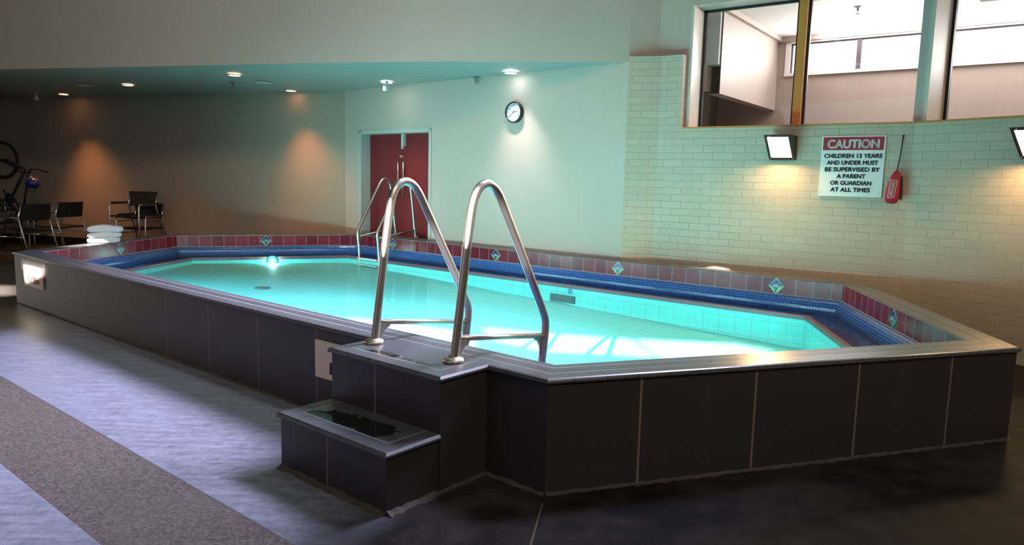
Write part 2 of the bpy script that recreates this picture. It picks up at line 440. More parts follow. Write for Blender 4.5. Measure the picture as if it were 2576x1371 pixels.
M['beige'] = plain('beige plate', (.62, .50, .38), .45, var=.04)
M['darkred'] = plain('dark red lettering', (.28, .01, .012), .45)
M['bagred'] = plain('red nylon', (.38, .008, .03), .6, var=.15, scale=25, bump=.2)
M['blackcloth'] = plain('black woven fabric', (.012, .011, .011), .7, var=.3, scale=200)
M['cord'] = plain('black cord', (.012, .012, .012), .6)
M['bronze'] = plain('dark bronze metal', (.055, .032, .026), .45, 0.4)
M['sconce_glow'] = m_emit('lit diffuser', (1, .60, .27), 85)
M['sconce_hot'] = m_emit('lit diffuser core', (1, .72, .35), 10)
M['warm_lamp'] = m_emit('warm downlight lamp', (1, .50, .22), 6.5); M['cool_lamp'] = m_emit('white downlight lamp', (1, .96, .98), 14)
M['uw_lamp'] = m_emit('underwater lamp', (.75, 1, .70), 14)
M['ceil_lamp'] = m_emit('ceiling light panel', (1, 1, 1), 4)
M['towel'] = plain('white terry towel', (.86, .87, .88), .9, var=.06, scale=180, bump=.4)
M['clockrim'] = plain('black clock rim', (.012, .014, .02), .2)
M['dial'] = plain('white clock dial', (.62, .64, .67), .35, var=.01)
M['numeral'] = plain('grey numerals', (.10, .12, .15), .5)
M['diamond_edge'] = plain('pale green glaze', (.38, .62, .48), .25)
M['diamond_blue'] = plain('deep blue glaze', (.010, .035, .20), .2, var=.3, scale=60)
M['leaf'] = plain('leaf green glaze', (.22, .52, .26), .25, var=.2)
M['ray'] = plain('pinkish white glaze', (.55, .40, .40), .3)
M['stem'] = plain('dark teal glaze', (.02, .12, .13), .25)
M['drain'] = plain('dark drain grating', (.05, .14, .15), .5)
M['grille'] = plain('grey intake grating', (.06, .16, .17), .6, var=.6, scale=120)
M['inlet'] = plain('inlet fitting', (.05, .30, .45), .4)
M['fillet'] = plain('brown cement fillet', (.055, .042, .032), .8, var=.5, scale=14, bump=.5)
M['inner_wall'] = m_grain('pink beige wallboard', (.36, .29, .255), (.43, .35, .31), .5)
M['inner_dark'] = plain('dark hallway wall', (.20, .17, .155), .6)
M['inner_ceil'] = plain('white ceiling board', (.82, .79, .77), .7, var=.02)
M['inner_reflection'] = plain('grey panel', (.42, .38, .35), .6, var=.05, scale=4)
M['alu'] = plain('dark aluminium frame', (.09, .07, .085), .4)
M['whiteframe'] = plain('white window frame', (.80, .78, .78), .4, var=.02)
M['plastic'] = plain('off white plastic', (.62, .63, .60), .45, var=.03)
M['tyre'] = plain('black tyre rubber', (.012, .012, .012), .7)
M['bikeframe'] = plain('dark frame paint', (.012, .015, .03), .3)
M['helmet'] = plain('glossy blue shell', (.012, .03, .22), .2)
M['straw'] = plain('tan strap', (.40, .30, .18), .6)
M['woven'] = m_woven()

# ------------------------------------------------------------------ the hall
RW = -6.0            # rear wall line (behind the camera)
XL, XR, HZ = -26.0, 19.0, 13.0
SZ = 5.06            # low ceiling height
z5 = 5.10
pL = onp((1562, 640), fo-gn*.05, g)
d10, d36, d59 = unit(10), unit(36), unit(59)
pR = onp((1640, 640), pL, d10)
bc = onp((2288, 450), pR, d36)
n36 = V2(math.sin(math.radians(36)), math.cos(math.radians(36)))     # away from the room
n59 = V2(math.sin(math.radians(59)), math.cos(math.radians(59)))
for p in (pL, pR, bc): p.z = 0
corner = onp((868, 300), fo, g); corner.z = 0
SILL, HEAD, PIER = 3.735, 6.18, 5.16
SB = .22             # set-back of the glazing behind the brick face
def isect(a, da, b, db):
    k = ((b.x-a.x)*db.y-(b.y-a.y)*db.x)/(da.x*db.y-da.y*db.x); return a+da*k
wc = isect(pR+n36*SB, d36, bc+n59*SB, d59)      # corner of the glazing planes
r_end = bc+d59*((RW-bc.y)/d59.y)                # right wall meets the rear wall
# floor with the pool's footprint left open
from mathutils.geometry import tessellate_polygon
def holed(outer, holes):        # list of triangles of a polygon with holes
    loops = [list(outer)]+[list(h) for h in holes]
    tri = tessellate_polygon(loops); flat = [p for l in loops for p in l]
    return [[flat[i] for i in t] for t in tri]
foot = offset(O, -.06)
fm = MB(U)
for t in holed([V2(XL, RW), V2(XR, RW), V2(XR, 30), V2(XL, 30)], [foot]):
    t = [Vector(p) for p in t]
    if (t[1]-t[0]).cross(t[2]-t[0]).z < 0: t.reverse()
    fm.quad(t, [(p.x, p.y) for p in t])
struct(fm.build('floor', M['floor'], keep=True))

def wall(name, mat, path, z0, z1, u_start=0.0, kind=True, parent=None):
    m = MB(U); L = u_start
    for a, b in zip(path, path[1:]):
        l = (b-a).length; m.quad([at(a, z0), at(b, z0), at(b, z1), at(a, z1)], [(L, z0), (L+l, z0), (L+l, z1), (L, z1)]); L += l
    o = m.build(name, mat, parent, keep=True)
    return struct(o) if parent is None else o
# back-left wall line, from ceiling line
b1 = atz((560, 240), SZ); b2 = atz((90, 249), SZ); bl = V2(b2.x-b1.x, b2.y-b1.y).normalized()
bk0 = corner; bkL = corner+bl*((XL-corner.x)/bl.x)
wall('wall_back', M['wall_back'], [bkL, bk0], 0, SZ+.05)
sk = MB(U); bn = V2(bl.y, -bl.x); bn = bn if bn.y < 0 else -bn
sk.quad([at(bkL+bn*.03, 0), at(bk0+bn*.03, 0), at(bk0+bn*.03, .30), at(bkL+bn*.03, .30)]); sk.quad([at(bkL+bn*.03, .30), at(bk0+bn*.03, .30), at(bk0, .30), at(bkL, .30)])
struct(sk.build('baseboard_back', M['black_trim'], keep=True))
# clock wall with the door opening
fop = fo
dxa = onp((905, 330), fop, g); dxb = onp((1085, 323), fop, g)
ca = (V2(dxa.x, dxa.y)-corner).dot(g); cb = (V2(dxb.x, dxb.y)-corner).dot(g)
DH = (dxa.z+dxb.z)/2
cw = MB(U)
def cwq(s0, s1, z0, z1): cw.quad([at(corner+g*s0, z0), at(corner+g*s1, z0), at(corner+g*s1, z1), at(corner+g*s0, z1)], [(s0, z0), (s1, z0), (s1, z1), (s0, z1)])
send = (pL-corner).dot(g)+.03
cwq(0, ca, 0, SZ+.06); cwq(ca, cb, DH, SZ+.06); cwq(cb, send, 0, SZ+.06)
struct(cw.build('wall_far', M['wall_clock'], keep=True))
# brick pier and brick walls
wall('wall_pier', M['brick'], [pL+gn*.6, pL, pR], 0, PIER, 0.16)
bx = onp((1715, 250), pR, d36); bx = V2(bx.x, bx.y)
bm = MB(U)
lb = (bx-pR).length; lc = (bc-pR).length; le = lc+(r_end-bc).length
def bq(a, b, u0_, u1_, z0, z1): bm.quad([at(a, z0), at(b, z0), at(b, z1), at(a, z1)], [(u0_, z0), (u1_, z0), (u1_, z1), (u0_, z1)])
u_ = 1.1
bq(pR, bx, u_, u_+lb, 0, PIER); bq(bx, bc, u_+lb, u_+lc, 0, SILL)
bm.quad([at(bx, SILL), at(bx+n36*SB, SILL), at(bx+n36*SB, PIER), at(bx, PIER)], [(0, SILL), (SB, SILL), (SB, PIER), (0, PIER)])
struct(bm.build('wall_right', M['brick'], keep=True))
bm = MB(U); bq(bc, r_end, 0.03, le-lc, 0, SILL); struct(bm.build('wall_side', M['brick'], keep=True))
# ledges: sill tops and pier top with a thin cap
lg = MB(U)
lg.quad([at(bx, SILL), at(bc, SILL), at(wc, SILL), at(bx+n36*SB, SILL)]); lg.quad([at(bc, SILL), at(r_end, SILL), at(r_end+n59*SB*1.5, SILL), at(wc, SILL)])
struct(lg.build('trim_1', M['cream'], keep=True))
cp = MB(U)
def cap(a, b, nrm, z): cp.prism([a-nrm*.035, b-nrm*.035, b+nrm*.5, a+nrm*.5], z, z+.045)
n10 = V2(math.sin(math.radians(10)), math.cos(math.radians(10)))
pX = isect(pL-n10*.035, d10, pR-n36*.035, d36)
cp.prism([pL-n10*.035-d10*.03, pX, pX+n10*.6, pL+n10*.6-d10*.03], PIER, PIER+.04)
cp.prism([pX, bx-n36*.035, bx+n36*SB, pX+n36*.5], PIER, PIER+.04)
struct(cp.build('trim_2', M['post'], keep=True))
# bulkhead above the low ceiling, gently bowed
bpx = [(0, 174), (280, 169), (560, 163.5), (720, 160), (886, 157), (1059, 155), (1230, 155), (1400, 156), (1582, 157.5)]
B = [V2(*atz(p, z5).xy) for p in bpx]
bd = (B[1]-B[0]).normalized(); B.insert(0, B[0]+bd*((XL-B[0].x)/bd.x))
# the facets over the pier and beside the window
fx = onp((1661, 70), pR+n36*SB, d36); fx = V2(fx.x, fx.y)
B.append(fx)
wall('wall_bulkhead', M['bulk'], B, z5, HZ)
wl = onp((1733, 200), pR+n36*SB, d36); wl = V2(wl.x, wl.y)        # window frame left edge
wp = MB(U)
def pq(a, b, z0, z1): wp.quad([at(a, z0), at(b, z0), at(b, z1), at(a, z1)], [(0, z0), (1, z0), (1, z1), (0, z1)])
pq(fx, wl, SILL-.1, HZ); pq(wl, wc, HEAD, HZ)
far_r = r_end+n59*SB*1.5
pq(wc, far_r, HEAD, HZ); 
e3 = wc+d59*7.0; pq(e3, far_r, SILL, HEAD)
struct(wp.build('wall_upper', M['bulk'], keep=True))
# low ceiling over the pool end
sf = MB(U); pts = [at(p, z5) for p in B[:-1]]+[at(pL+V2(.0, .3), SZ), at(corner+gn*.02, SZ), at(bkL, SZ)]
sf.quad(list(reversed(pts)), [(p.x, p.y) for p in reversed(pts)])
struct(sf.build('ceiling_low', M['soffit'], keep=True))
cm = MB(U); cm.quad([(XL, RW, HZ), (XL, 30, HZ), (XR, 30, HZ), (XR, RW, HZ)]); struct(cm.build('ceiling', M['ceil'], keep=True))
wall('wall_left', M['bulk'], [V2(XL, RW), V2(XL, 30)], 0, HZ)

# ------------------------------------------------------------------ glazing between the hall and the room behind
def bar(m, a, b, z0, z1, nrm, d0, d1):      # upright slab from a to b along the wall, depth d0..d1 behind the line
    m.prism([a+nrm*d0, b+nrm*d0, b+nrm*d1, a+nrm*d1], z0, z1)
GB = SB+.50                                                          # glass sits deep in the reveal
G0 = pR+n36*GB; G3 = bc+n59*GB
q1 = onp((1742, 150), pR+n36*SB, d36); q1 = V2(q1.x, q1.y)            # jamb front corner
m1 = onp((2002, 200), G0, d36); m1 = V2(m1.x, m1.y)
m2 = onp((2023, 200), G0, d36); m2 = V2(m2.x, m2.y)
g2 = onp((2311, 150), pR+n36*SB, d36); g2 = V2(g2.x, g2.y)           # corner post
c1 = onp((2344, 150), bc+n59*SB, d59); c1 = V2(c1.x, c1.y)
dg_ = GB-SB
q1b, g2b, c1b = q1+n36*dg_, g2+n36*dg_, c1+n59*dg_
def window(name, p):
    root = empty(name, Vector((p.x*U, p.y*U, SILL*U))); root['kind'] = 'structure'; return root
def pane(root, a, b, dr, nrm):
    f = MB(U); t = .05
    bar(f, a, a+dr*t, SILL, HEAD, nrm, .0, .06); bar(f, b-dr*t, b, SILL, HEAD, nrm, .0, .06)
    bar(f, a, b, SILL, SILL+.05, nrm, .0, .06); bar(f, a, b, HEAD-.05, HEAD, nrm, .0, .06)
    f.build('window_gasket', M['gasket'], root)
    p = MB(U); p.quad([at(a+nrm*.03, SILL), at(b+nrm*.03, SILL), at(b+nrm*.03, HEAD), at(a+nrm*.03, HEAD)]); p.build('window_pane', M['glass'], root)
w1 = window('window_1', q1); pane(w1, q1b, m1, d36, n36)
f = MB(U); bar(f, wl, q1, SILL, HEAD, n36, -.02, dg_+.08); f.build('window_frame', M['cream'], w1)
f = MB(U); bar(f, wl, m1-n36*dg_, SILL, SILL+.03, n36, -SB-.02, dg_); f.build('window_sill', M['wood'], w1)
w2 = window('window_2', m2); pane(w2, m2, g2b+d36*.2, d36, n36)
f = MB(U); bar(f, m1, m2, SILL, HEAD, n36, -.10, .10); f.build('window_mullion', M['wood'], w2)
f = MB(U); bar(f, m1-n36*dg_, g2, SILL, SILL+.03, n36, -SB-.02, dg_); f.build('window_sill', M['wood'], w2)
w3 = window('window_3', c1b); pane(w3, c1b, c1b+d59*3.4, d59, n59)
f = MB(U); f.prism([c1-d59*.06, c1, c1b+n59*.08, c1b+n59*.08-d59*.06], SILL, HEAD); f.build('window_frame', M['cream'], w3)
f = MB(U); bar(f, c1, e3, SILL, SILL+.03, n59, -SB-.02, dg_); f.build('window_sill', M['wood'], w3)
w4 = window('window_4', c1b+d59*3.5); pane(w4, c1b+d59*3.55, e3+n59*dg_, d59, n59)
f = MB(U); bar(f, c1b+d59*3.4, c1b+d59*3.55, SILL, HEAD, n59, -.10, .10); f.build('window_mullion', M['wood'], w4)
po = MB(U); po.prism([g2, wc-n36*.0, c1-d59*.061, c1b-d59*.061, g2b+n36*.05], SILL, HEAD)
struct(po.build('trim_3', M['post'], keep=True))
hd = MB(U); hd.quad([at(wl, HEAD), at(wl+n36*dg_*1.2, HEAD), at(wc+n36*dg_*1.2, HEAD), at(wc, HEAD)]); hd.quad([at(wc, HEAD), at(wc+n59*dg_*1.2, HEAD), at(e3+n59*dg_*1.2, HEAD), at(e3, HEAD)])
struct(hd.build('trim_5', M['cream'], keep=True))

# the room behind the glazing
D = 4.9
fw0 = pR+n36*D
rc = onp((1955, 180), fw0, d36); rc = V2(rc.x, rc.y)                # far left corner of that room
ICZ = onp((1965, 95), fw0, d36).z
IB = onp((1946, 278), fw0, d36).z                                    # lower edge of the lit side wall
f_end = rc+d36*13
ct = onp((2150, 83), fw0, d36).z; cb_ = onp((2150, 177), fw0, d36).z      # clerestory
cs = (onp((1977, 140), fw0, d36)-rc).xy.to_3d().dot(d36); ce = 12.3
iw = MB(U)
def iq(s0, s1, z0, z1): iw.quad([at(rc+d36*s0, z0), at(rc+d36*s1, z0), at(rc+d36*s1, z1), at(rc+d36*s0, z1)])
iq(-1.5, cs, SILL-.4, ICZ+.02); iq(cs, 13, SILL-.4, cb_); iq(cs, 13, ct, ICZ+.02); iq(ce, 13, cb_, ct)
struct(iw.build('wall_inner_far', M['inner_wall'], keep=True))
near = V2(*onp((1800, 100), fw0, n36).xy) if False else None
iwl = MB(U)
sa = rc-n36*(D-GB-.32)
iwl.quad([at(sa, IB), at(rc, IB), at(rc, ICZ), at(sa, ICZ)])
iwl.quad([at(sa-d36*.25, IB), at(rc-d36*.25, IB), at(rc, IB), at(sa, IB)])
struct(iwl.build('wall_inner_left', M['inner_wall'], keep=True))
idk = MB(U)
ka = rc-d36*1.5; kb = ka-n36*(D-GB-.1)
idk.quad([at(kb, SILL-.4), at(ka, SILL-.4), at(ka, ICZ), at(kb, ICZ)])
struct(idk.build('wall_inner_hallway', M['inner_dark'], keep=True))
ip = MB(U)  # solid grey panel standing in for a reflection in the glass
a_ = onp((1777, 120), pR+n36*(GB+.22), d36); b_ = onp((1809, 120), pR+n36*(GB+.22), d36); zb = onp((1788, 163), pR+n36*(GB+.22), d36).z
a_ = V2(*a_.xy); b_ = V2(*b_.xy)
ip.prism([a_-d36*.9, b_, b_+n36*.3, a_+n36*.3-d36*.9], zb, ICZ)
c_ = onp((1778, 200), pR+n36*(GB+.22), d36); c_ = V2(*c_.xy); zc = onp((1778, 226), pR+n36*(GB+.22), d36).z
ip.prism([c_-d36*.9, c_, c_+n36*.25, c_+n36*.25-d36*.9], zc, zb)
struct(ip.build('wall_inner_reflection', M['inner_reflection'], keep=True))
ic = MB(U)
ic.quad([at(kb-d36*.5, ICZ), at(ka-d36*.5, ICZ), at(f_end, ICZ), at(e3+n59*(dg_+.1), ICZ), at(wc+n36*(dg_+.1), ICZ)])
struct(ic.build('ceiling_inner', M['inner_ceil'], keep=True))
# cornice in that room
co = MB(U); bar(co, rc, f_end, ICZ-.13, ICZ-.002, -n36, .01, .10); co.prism([sa, sa+d36*.10, rc+d36*.10, rc][::-1] if False else [sa, rc, rc+d36*.10, sa+d36*.10][::-1], ICZ-.12, ICZ-.002)
struct(co.build('trim_4', M['inner_wall'], keep=True))
ifl = MB(U); ifl.quad([at(kb, SILL-.4), at(wc+n36*(dg_+.1), SILL-.4), at(e3+n59*(dg_+.1), SILL-.4), at(f_end, SILL-.4), at(ka, SILL-.4)]); struct(ifl.build('floor_inner', M['inner_dark'], keep=True))
ie = MB(U); ie.quad([at(f_end, SILL-.4), at(e3+n59*(dg_+.1), SILL-.4), at(e3+n59*(dg_+.1), ICZ), at(f_end, ICZ)]); struct(ie.build('wall_inner_right', M['inner_wall'], keep=True))
# clerestory frames
cl = empty('window_5', at(rc+d36*cs, cb_)*U); cl['kind'] = 'structure'
f = MB(U)
bar(f, rc+d36*cs, rc+d36*(cs+.12), cb_, ct, n36, -.04, .1); bar(f, rc+d36*cs, rc+d36*ce, ct-.13, ct, n36, -.04, .1); bar(f, rc+d36*cs, rc+d36*ce, cb_-.05, cb_+.02, n36, -.06, .1)
f.build('window_frame', M['whiteframe'], cl)
f = MB(U); s1 = (onp((2154, 140), fw0, d36)-rc).dot(d36); s2 = (onp((2166, 140), fw0, d36)-rc).dot(d36)
bar(f, rc+d36*s1, rc+d36*s2, cb_, ct-.12, n36, .0, .12); bar(f, rc+d36*(s2+4.2), rc+d36*(s2+4.36), cb_, ct-.12, n36, .0, .12)
bar(f, rc+d36*(cs+.12), rc+d36*(cs+.16), cb_, ct-.12, n36, .02, .1); bar(f, rc+d36*(cs+.12), rc+d36*ce, ct-.16, ct-.125, n36, .02, .1)
f.build('window_mullion', M['alu'], cl)
f = MB(U); f.quad([at(rc+d36*cs+n36*.08, cb_), at(rc+d36*ce+n36*.08, cb_), at(rc+d36*ce+n36*.08, ct), at(rc+d36*cs+n36*.08, ct)]); f.build('window_pane', M['glass'], cl)
# its ceiling sprinkler and light panel
def sprinkler(p, label):
    r = empty('fire_sprinkler', p*U); tag(r, label, 'sprinkler', 'ceiling sprinklers')
    MB(U).lathe(p, [(.0, .0), (.085, .0), (.08, -.015), (.03, -.02), (.022, -.09), (.0, -.09)], n=16).build('body', M['chrome'], r)
    MB(U).lathe(p, [(.0, -.13), (.05, -.135), (.05, -.145), (0, -.15)], n=16).tube([p+Vector((.02, 0, -.08)), p+Vector((.03, 0, -.11)), p+Vector((.0, 0, -.135))], .006, 6).tube([p+Vector((-.02, 0, -.08)), p+Vector((-.03, 0, -.11)), p+Vector((.0, 0, -.135))], .006, 6).build('deflector', M['steel'], r)
    return r
sprinkler(atz((2159, 17), ICZ), 'small sprinkler head on the white ceiling seen through the upper window')
lpp = atz((2545, -4), ICZ)
lr = empty('ceiling_light', lpp*U); tag(lr, 'white light panel on the ceiling of the room behind the window', 'light')
MB(U).box(lpp+Vector((0, 0, -.03)), (1.0, .45, .06), (d36, n36, Vector((0, 0, 1)))).build('housing', M['white'], lr)
MB(U).box(lpp+Vector((0, 0, -.07)), (.92, .38, .02), (d36, n36, Vector((0, 0, 1)))).build('diffuser', M['ceil_lamp'], lr)

# ------------------------------------------------------------------ rear wall with openings shaped to throw the sun patches
SUN = Vector((.30, .86, -.385)).normalized()
def hole(pts):
    out = []
    for p in pts:
        k = (RW-p.y)/SUN.y; q = p+SUN*k; out.append(q)
    return out
FZ = lambda p: .27-.03*((p-V2(-4.15, 19.27)).dot(g))            # sloping basin floor (as seen through the water)
def basin(px):
    z = .1
    for _ in range(6): z = FZ(atz(px, z))
    return atz(px, z)
AP = OA-DN*.03
patches = [
    [basin(p) for p in ((866, 797), (1000, 812), (1150, 834), (1192, 852), (1190, 885), (950, 838))],
    [basin(p) for p in ((1211, 823), (1370, 838), (1585, 854), (1652, 900), (1560, 893), (1370, 883), (1250, 858))],
    [basin(p) for p in ((1600, 854), (1850, 866), (1945, 884), (1700, 915), (1664, 902))],
    [atz(p, 1.0) for p in ((1735, 671), (1795, 672.5), (1826, 676), (1850, 684))],
    [atz(p, 0.0) for p in ((-60, 716), (38.5, 721), (41, 744), (-60, 742))],
    [atz(p, 1.0) for p in ((140, 619), (193, 613), (181, 620.5))],
    [atz(p, 1.0) for p in ((184, 620.5), (216, 609), (258, 612.5), (205, 622))],
    [onp(p, AP, DD) for p in ((50, 660), (109, 673), (109, 683), (96, 690), (82, 698), (66, 702))],
    [onp(p, atz((228, 607), 1.0), unit(-15)) for p in ((222, 566), (240, 568), (238, 606), (222, 606))],
]
holes = [hole(p) for p in patches]
rect = [Vector((XL, RW, 0)), Vector((XR, RW, 0)), Vector((XR, RW, HZ)), Vector((XL, RW, HZ))]
flat = lambda l: [Vector((p.x, p.z, 0)) for p in l]
for h in holes: print('HOLE', [(round(p.x, 2), round(p.z, 2)) for p in h])
rm = MB(U)
for t in holed(flat(rect), [flat(h) for h in holes]): rm.quad([Vector((p[0], RW, p[1])) for p in t])
struct(rm.build('wall_rear', M['bulk'], keep=True))

# ------------------------------------------------------------------ the raised pool
pool = empty('swimming_pool', Vector((-2*U, 13*U, 0)))
tag(pool, 'raised six-sided indoor pool faced in large black tiles with grey coping', 'pool')
def ring(name, mat, prof, parent=pool, sides=range(6), smooth=False, starts=None, vsmooth=False):
    m = MB(U); vv = 0; prev = None
    polys = [(offset(I, o), z) for o, z in prof]
    for j in range(len(prof)-1):
        l = math.hypot(prof[j+1][0]-prof[j][0], prof[j+1][1]-prof[j][1])
        for i in sides:
            e = (I[(i+1) % 6]-I[i]).normalized(); s0 = starts[i] if starts else 0
            (pa, za), (pb, zb) = polys[j], polys[j+1]
            A, Bq, Cq, Dq = at(pa[i], za), at(pa[(i+1) % 6], za), at(pb[(i+1) % 6], zb), at(pb[i], zb)
            uu = [(p-I[i]).dot(e)+s0 for p in (A, Bq, Cq, Dq)]
            ve = prof[j][1], prof[j+1][1]
            v0, v1 = (vv, vv+l) if not vsmooth else ve
            m.quad([A, Bq, Cq, Dq], [(uu[0], v0), (uu[1], v0), (uu[2], v1), (uu[3], v1)], sm=smooth)
        vv += l
    return m.build(name, mat, parent)
# outer black tile skin; seam phase surveyed per side
W0 = (OC-OA).dot(DD)
ring('outer_wall', M['black'], [(WC, 0), (WC, .955)], starts=[.533, .3, .2, .4, .1, 1.009])
ring('coping', M['coping'], [(0, .985), (.005, 1.0), (.10, 1.0), (.2, 1.0), (.30, 1.0), (WC+.005, 1.0), (WC+.022, .993), (WC+.03, .98), (WC+.03, .962), (WC+.022, .952), (WC, .952)])
ring('tile_band', M['red'], [(0, .70), (0, .99)], vsmooth=True, starts=[0, .12, .12, .1, .14, .1])
mo = [(0, .70)]+[(-.11*math.sin(a), .70-.17*(1-math.cos(a))-.0) for a in [PI/2*k/6 for k in range(1, 7)]]+[(-.11, .44)]
ring('mosaic_band', M['mosaic'], mo, smooth=True)
ring('overflow_ledge', M['ledge'], [(-.11, .44), (-.58, .44)])
ring('nosing', M['nosing'], [(-.58, .44), (-.585, .485), (-.655, .485), (-.66, .48), (-.66, .41)])
# basin
Nn = offset(I, -.66); bw = MB(U)
for i in range(6):
    a, b = Nn[i], Nn[(i+1) % 6]; l = (b-a).length
    bw.quad([at(a, FZ(a)), at(b, FZ(b)), at(b, .41), at(a, .41)], [(0, FZ(a)), (l, FZ(b)), (l, .41), (0, .41)])
bw.build('basin_wall', M['pool'], pool)
bf = MB(U); bf.quad([at(p, FZ(p)) for p in Nn], [(p.dot(g), p.dot(gn)) for p in Nn]); bf.build('basin_floor', M['pool'], pool)
WZ = .475
wm = MB(U); wl_ = offset(I, -.10); wm.quad([at(p, WZ) for p in wl_]); wat = wm.build('pool_water', M['water'], keep=True)
tag(wat, 'clear turquoise water filling the black tiled pool', 'water', kind='stuff')
# inlaid diamond tiles
def diamond(px, i, label=None):
    a = I[i]; e = (I[(i+1) % 6]-I[i]).normalized(); nrm = V2(-e.y, e.x)      # pointing into the pool
    c = onp(px, a, e); c = at(c, .848); R = -e
    X = lambda s, z, k: c+R*s+Vector((0, 0, z))+nrm*k
    def poly(m, pts, k0, k1):
        m.quad([X(s, z, k1) for s, z in pts]); n = len(pts)
        for q in range(n):
            (s0, z0), (s1, z1) = pts[q], pts[(q+1) % n]; m.quad([X(s0, z0, k0), X(s1, z1, k0), X(s1, z1, k1), X(s0, z0, k1)])
    h = .142; m = MB(U); poly(m, [(0, -h), (h, 0), (0, h), (-h, 0)], .0, .012); d = m.build('motif_tile', M['diamond_edge'], pool)
    k = h-.016; m = MB(U); poly(m, [(0, -k), (k, 0), (0, k), (-k, 0)], .011, .014); m.build('field', M['diamond_blue'], d)
    m = MB(U)
    poly(m, [(.012, -k+.012), (.075, -.05), (k-.004, 0), (.085, .0), (.03, -.045)], .013, .018); m.build('leaf', M['leaf'], d)
    m = MB(U)
    poly(m, [(-.03, -.045), (-.085, .0), (-k+.004, 0), (-.075, -.05), (-.012, -k+.012)], .013, .018); m.build('leaf', M['leaf'], d)
    m = MB(U); poly(m, [(0, -k+.006), (.03, -.07), (.0, -.02), (-.03, -.07)], .013, .017); m.build('stem', M['stem'], d)
    m = MB(U)
    for q in range(7):
        w = math.radians(-62+124*q/6); l = .085 if q % 2 == 0 else .075; dx, dz = math.sin(w), math.cos(w)
        s0, z0 = dx*.02, -.035+dz*.02; s1, z1 = dx*l, -.035+dz*l
        poly(m, [(s0+dz*.004, z0-dx*.004), (s1+dz*.006, z1-dx*.006), (s1-dz*.006, z1+dx*.006), (s0-dz*.004, z0+dx*.004)][::1], .013, .0175)
    m.build('flower', M['ray'], d)
for px, i in (((302, 625), 4), ((669, 605), 3), ((988, 609), 2), ((1248, 637), 2), ((1555, 673), 2), ((1953, 718), 2), ((2248, 804), 1)): diamond(px, i)
# under-water fittings
uc = onp((685, 657), Nn[3], (Nn[4]-Nn[3]).normalized()); ud = (Nn[4]-Nn[3]).normalized(); un = V2(-ud.y, ud.x)
ul = empty('underwater_light', uc*U); tag(ul, 'glowing round lamp set in the pool wall just under the water', 'light')
MB(U).lathe(uc+un*.0, [(.0, .012), (.15, .012), (.15, .0)], un, 24).build('surround', M['inlet'], ul)
MB(U).lathe(uc+un*.0, [(.0, .03), (.03, .028), (.05, .02), (.055, .0)], un, 24).build('lens', M['uw_lamp'], ul)
dr = basin((660, 725)); dm = MB(U).lathe(dr, [(0, .02), (.15, .02), (.17, .012), (.17, -.01)], n=24).build('drain_cover', M['drain']); tag(dm, 'dark round drain cover on the pool floor near the far end', 'drain')
fdir = (Nn[3]-Nn[2]).normalized(); fN = V2(-fdir.y, fdir.x)
ga, gb = onp((1386, 745), Nn[2], fdir), onp((1447, 757), Nn[2], fdir)
gz = (ga.z+gb.z)/2
gm = MB(U); c_ = (at(ga, 0)+at(gb, 0))/2; wlen = (at(ga, 0)-at(gb, 0)).length
gm.box(at(c_, gz)+fN*.02, (wlen, .03, .16), (fdir, fN, Vector((0, 0, 1))))
for k in range(7): gm.box(at(c_, gz-.06+.02*k)+fN*.04, (wlen*.96, .012, .008), (fdir, fN, Vector((0, 0, 1))))
tag(gm.build('intake_grille', M['grille']), 'dark slotted intake grille low on the far underwater wall', 'grille')
ip_ = onp((1435, 722), Nn[2], fdir); ip_.z = .35
tag(MB(U).lathe(ip_, [(0, .015), (.04, .015), (.06, .008), (.06, 0)], fN, 20).build('water_inlet', M['inlet']), 'round blue water inlet above the intake grille', 'inlet')
# brown fillet where pool meets floor
def fillet(path, w=.045, h=.018, parent=None):
    fl = MB(U)
    for a, b in zip(path, path[1:]):
        e = (b-a).normalized(); nn = V2(e.y, -e.x); n = max(2, int((b-a).length/.05)); pr = None
        for k in range(n+1):
            q = a+(b-a)*(k/n); ww = w*(.6+.7*random.random()); hh = h*(.5+.8*random.random())
            cur = (at(q, hh), at(q+nn*ww*.45, hh*.4), at(q+nn*ww, .002))
            if pr:
                for c in range(2): fl.quad([pr[c], pr[c+1], cur[c+1], cur[c]], sm=True)
            pr = cur
    fl.build('cement_fillet', M['fillet'], parent or pool)

# ------------------------------------------------------------------ entry steps
P2 = V2(-.56376, 5.77707); P3 = OA+DD*((P2-OA).dot(DD))
wid = 1.443
P1 = P2-DD*wid; P4 = P3-DD*wid
Q2 = V2(-.93018, 5.35277); Q3 = Q2+DN*((P2-Q2).dot(DN)); stw = 1.42
Q1 = Q2-DD*stw; Q0 = Q3-DD*stw
HS = .508
st = empty('entry_steps', Vector((P2.x*U, P2.y*U, 0)))
tag(st, 'two black tiled entry steps with ribbed grey edges against the long pool wall', 'steps')
def walls_of(name, pts, z0, z1, starts):
    m = MB(U)
    for (a, b), s0 in zip(zip(pts, pts[1:]), starts):
        l = (b-a).length; m.quad([at(a, z0), at(b, z0), at(b, z1), at(a, z1)], [(s0, z0), (s0+l, z0), (s0+l, z1), (s0, z1)])
    return m.build(name, M['black'], st)
walls_of('platform_riser', [P4, P1, P2, P3], 0, .955, [0.2, .55, .02])
walls_of('step_riser', [Q0, Q1, Q2, Q3], 0, HS-.045, [0.2, .5, .02])
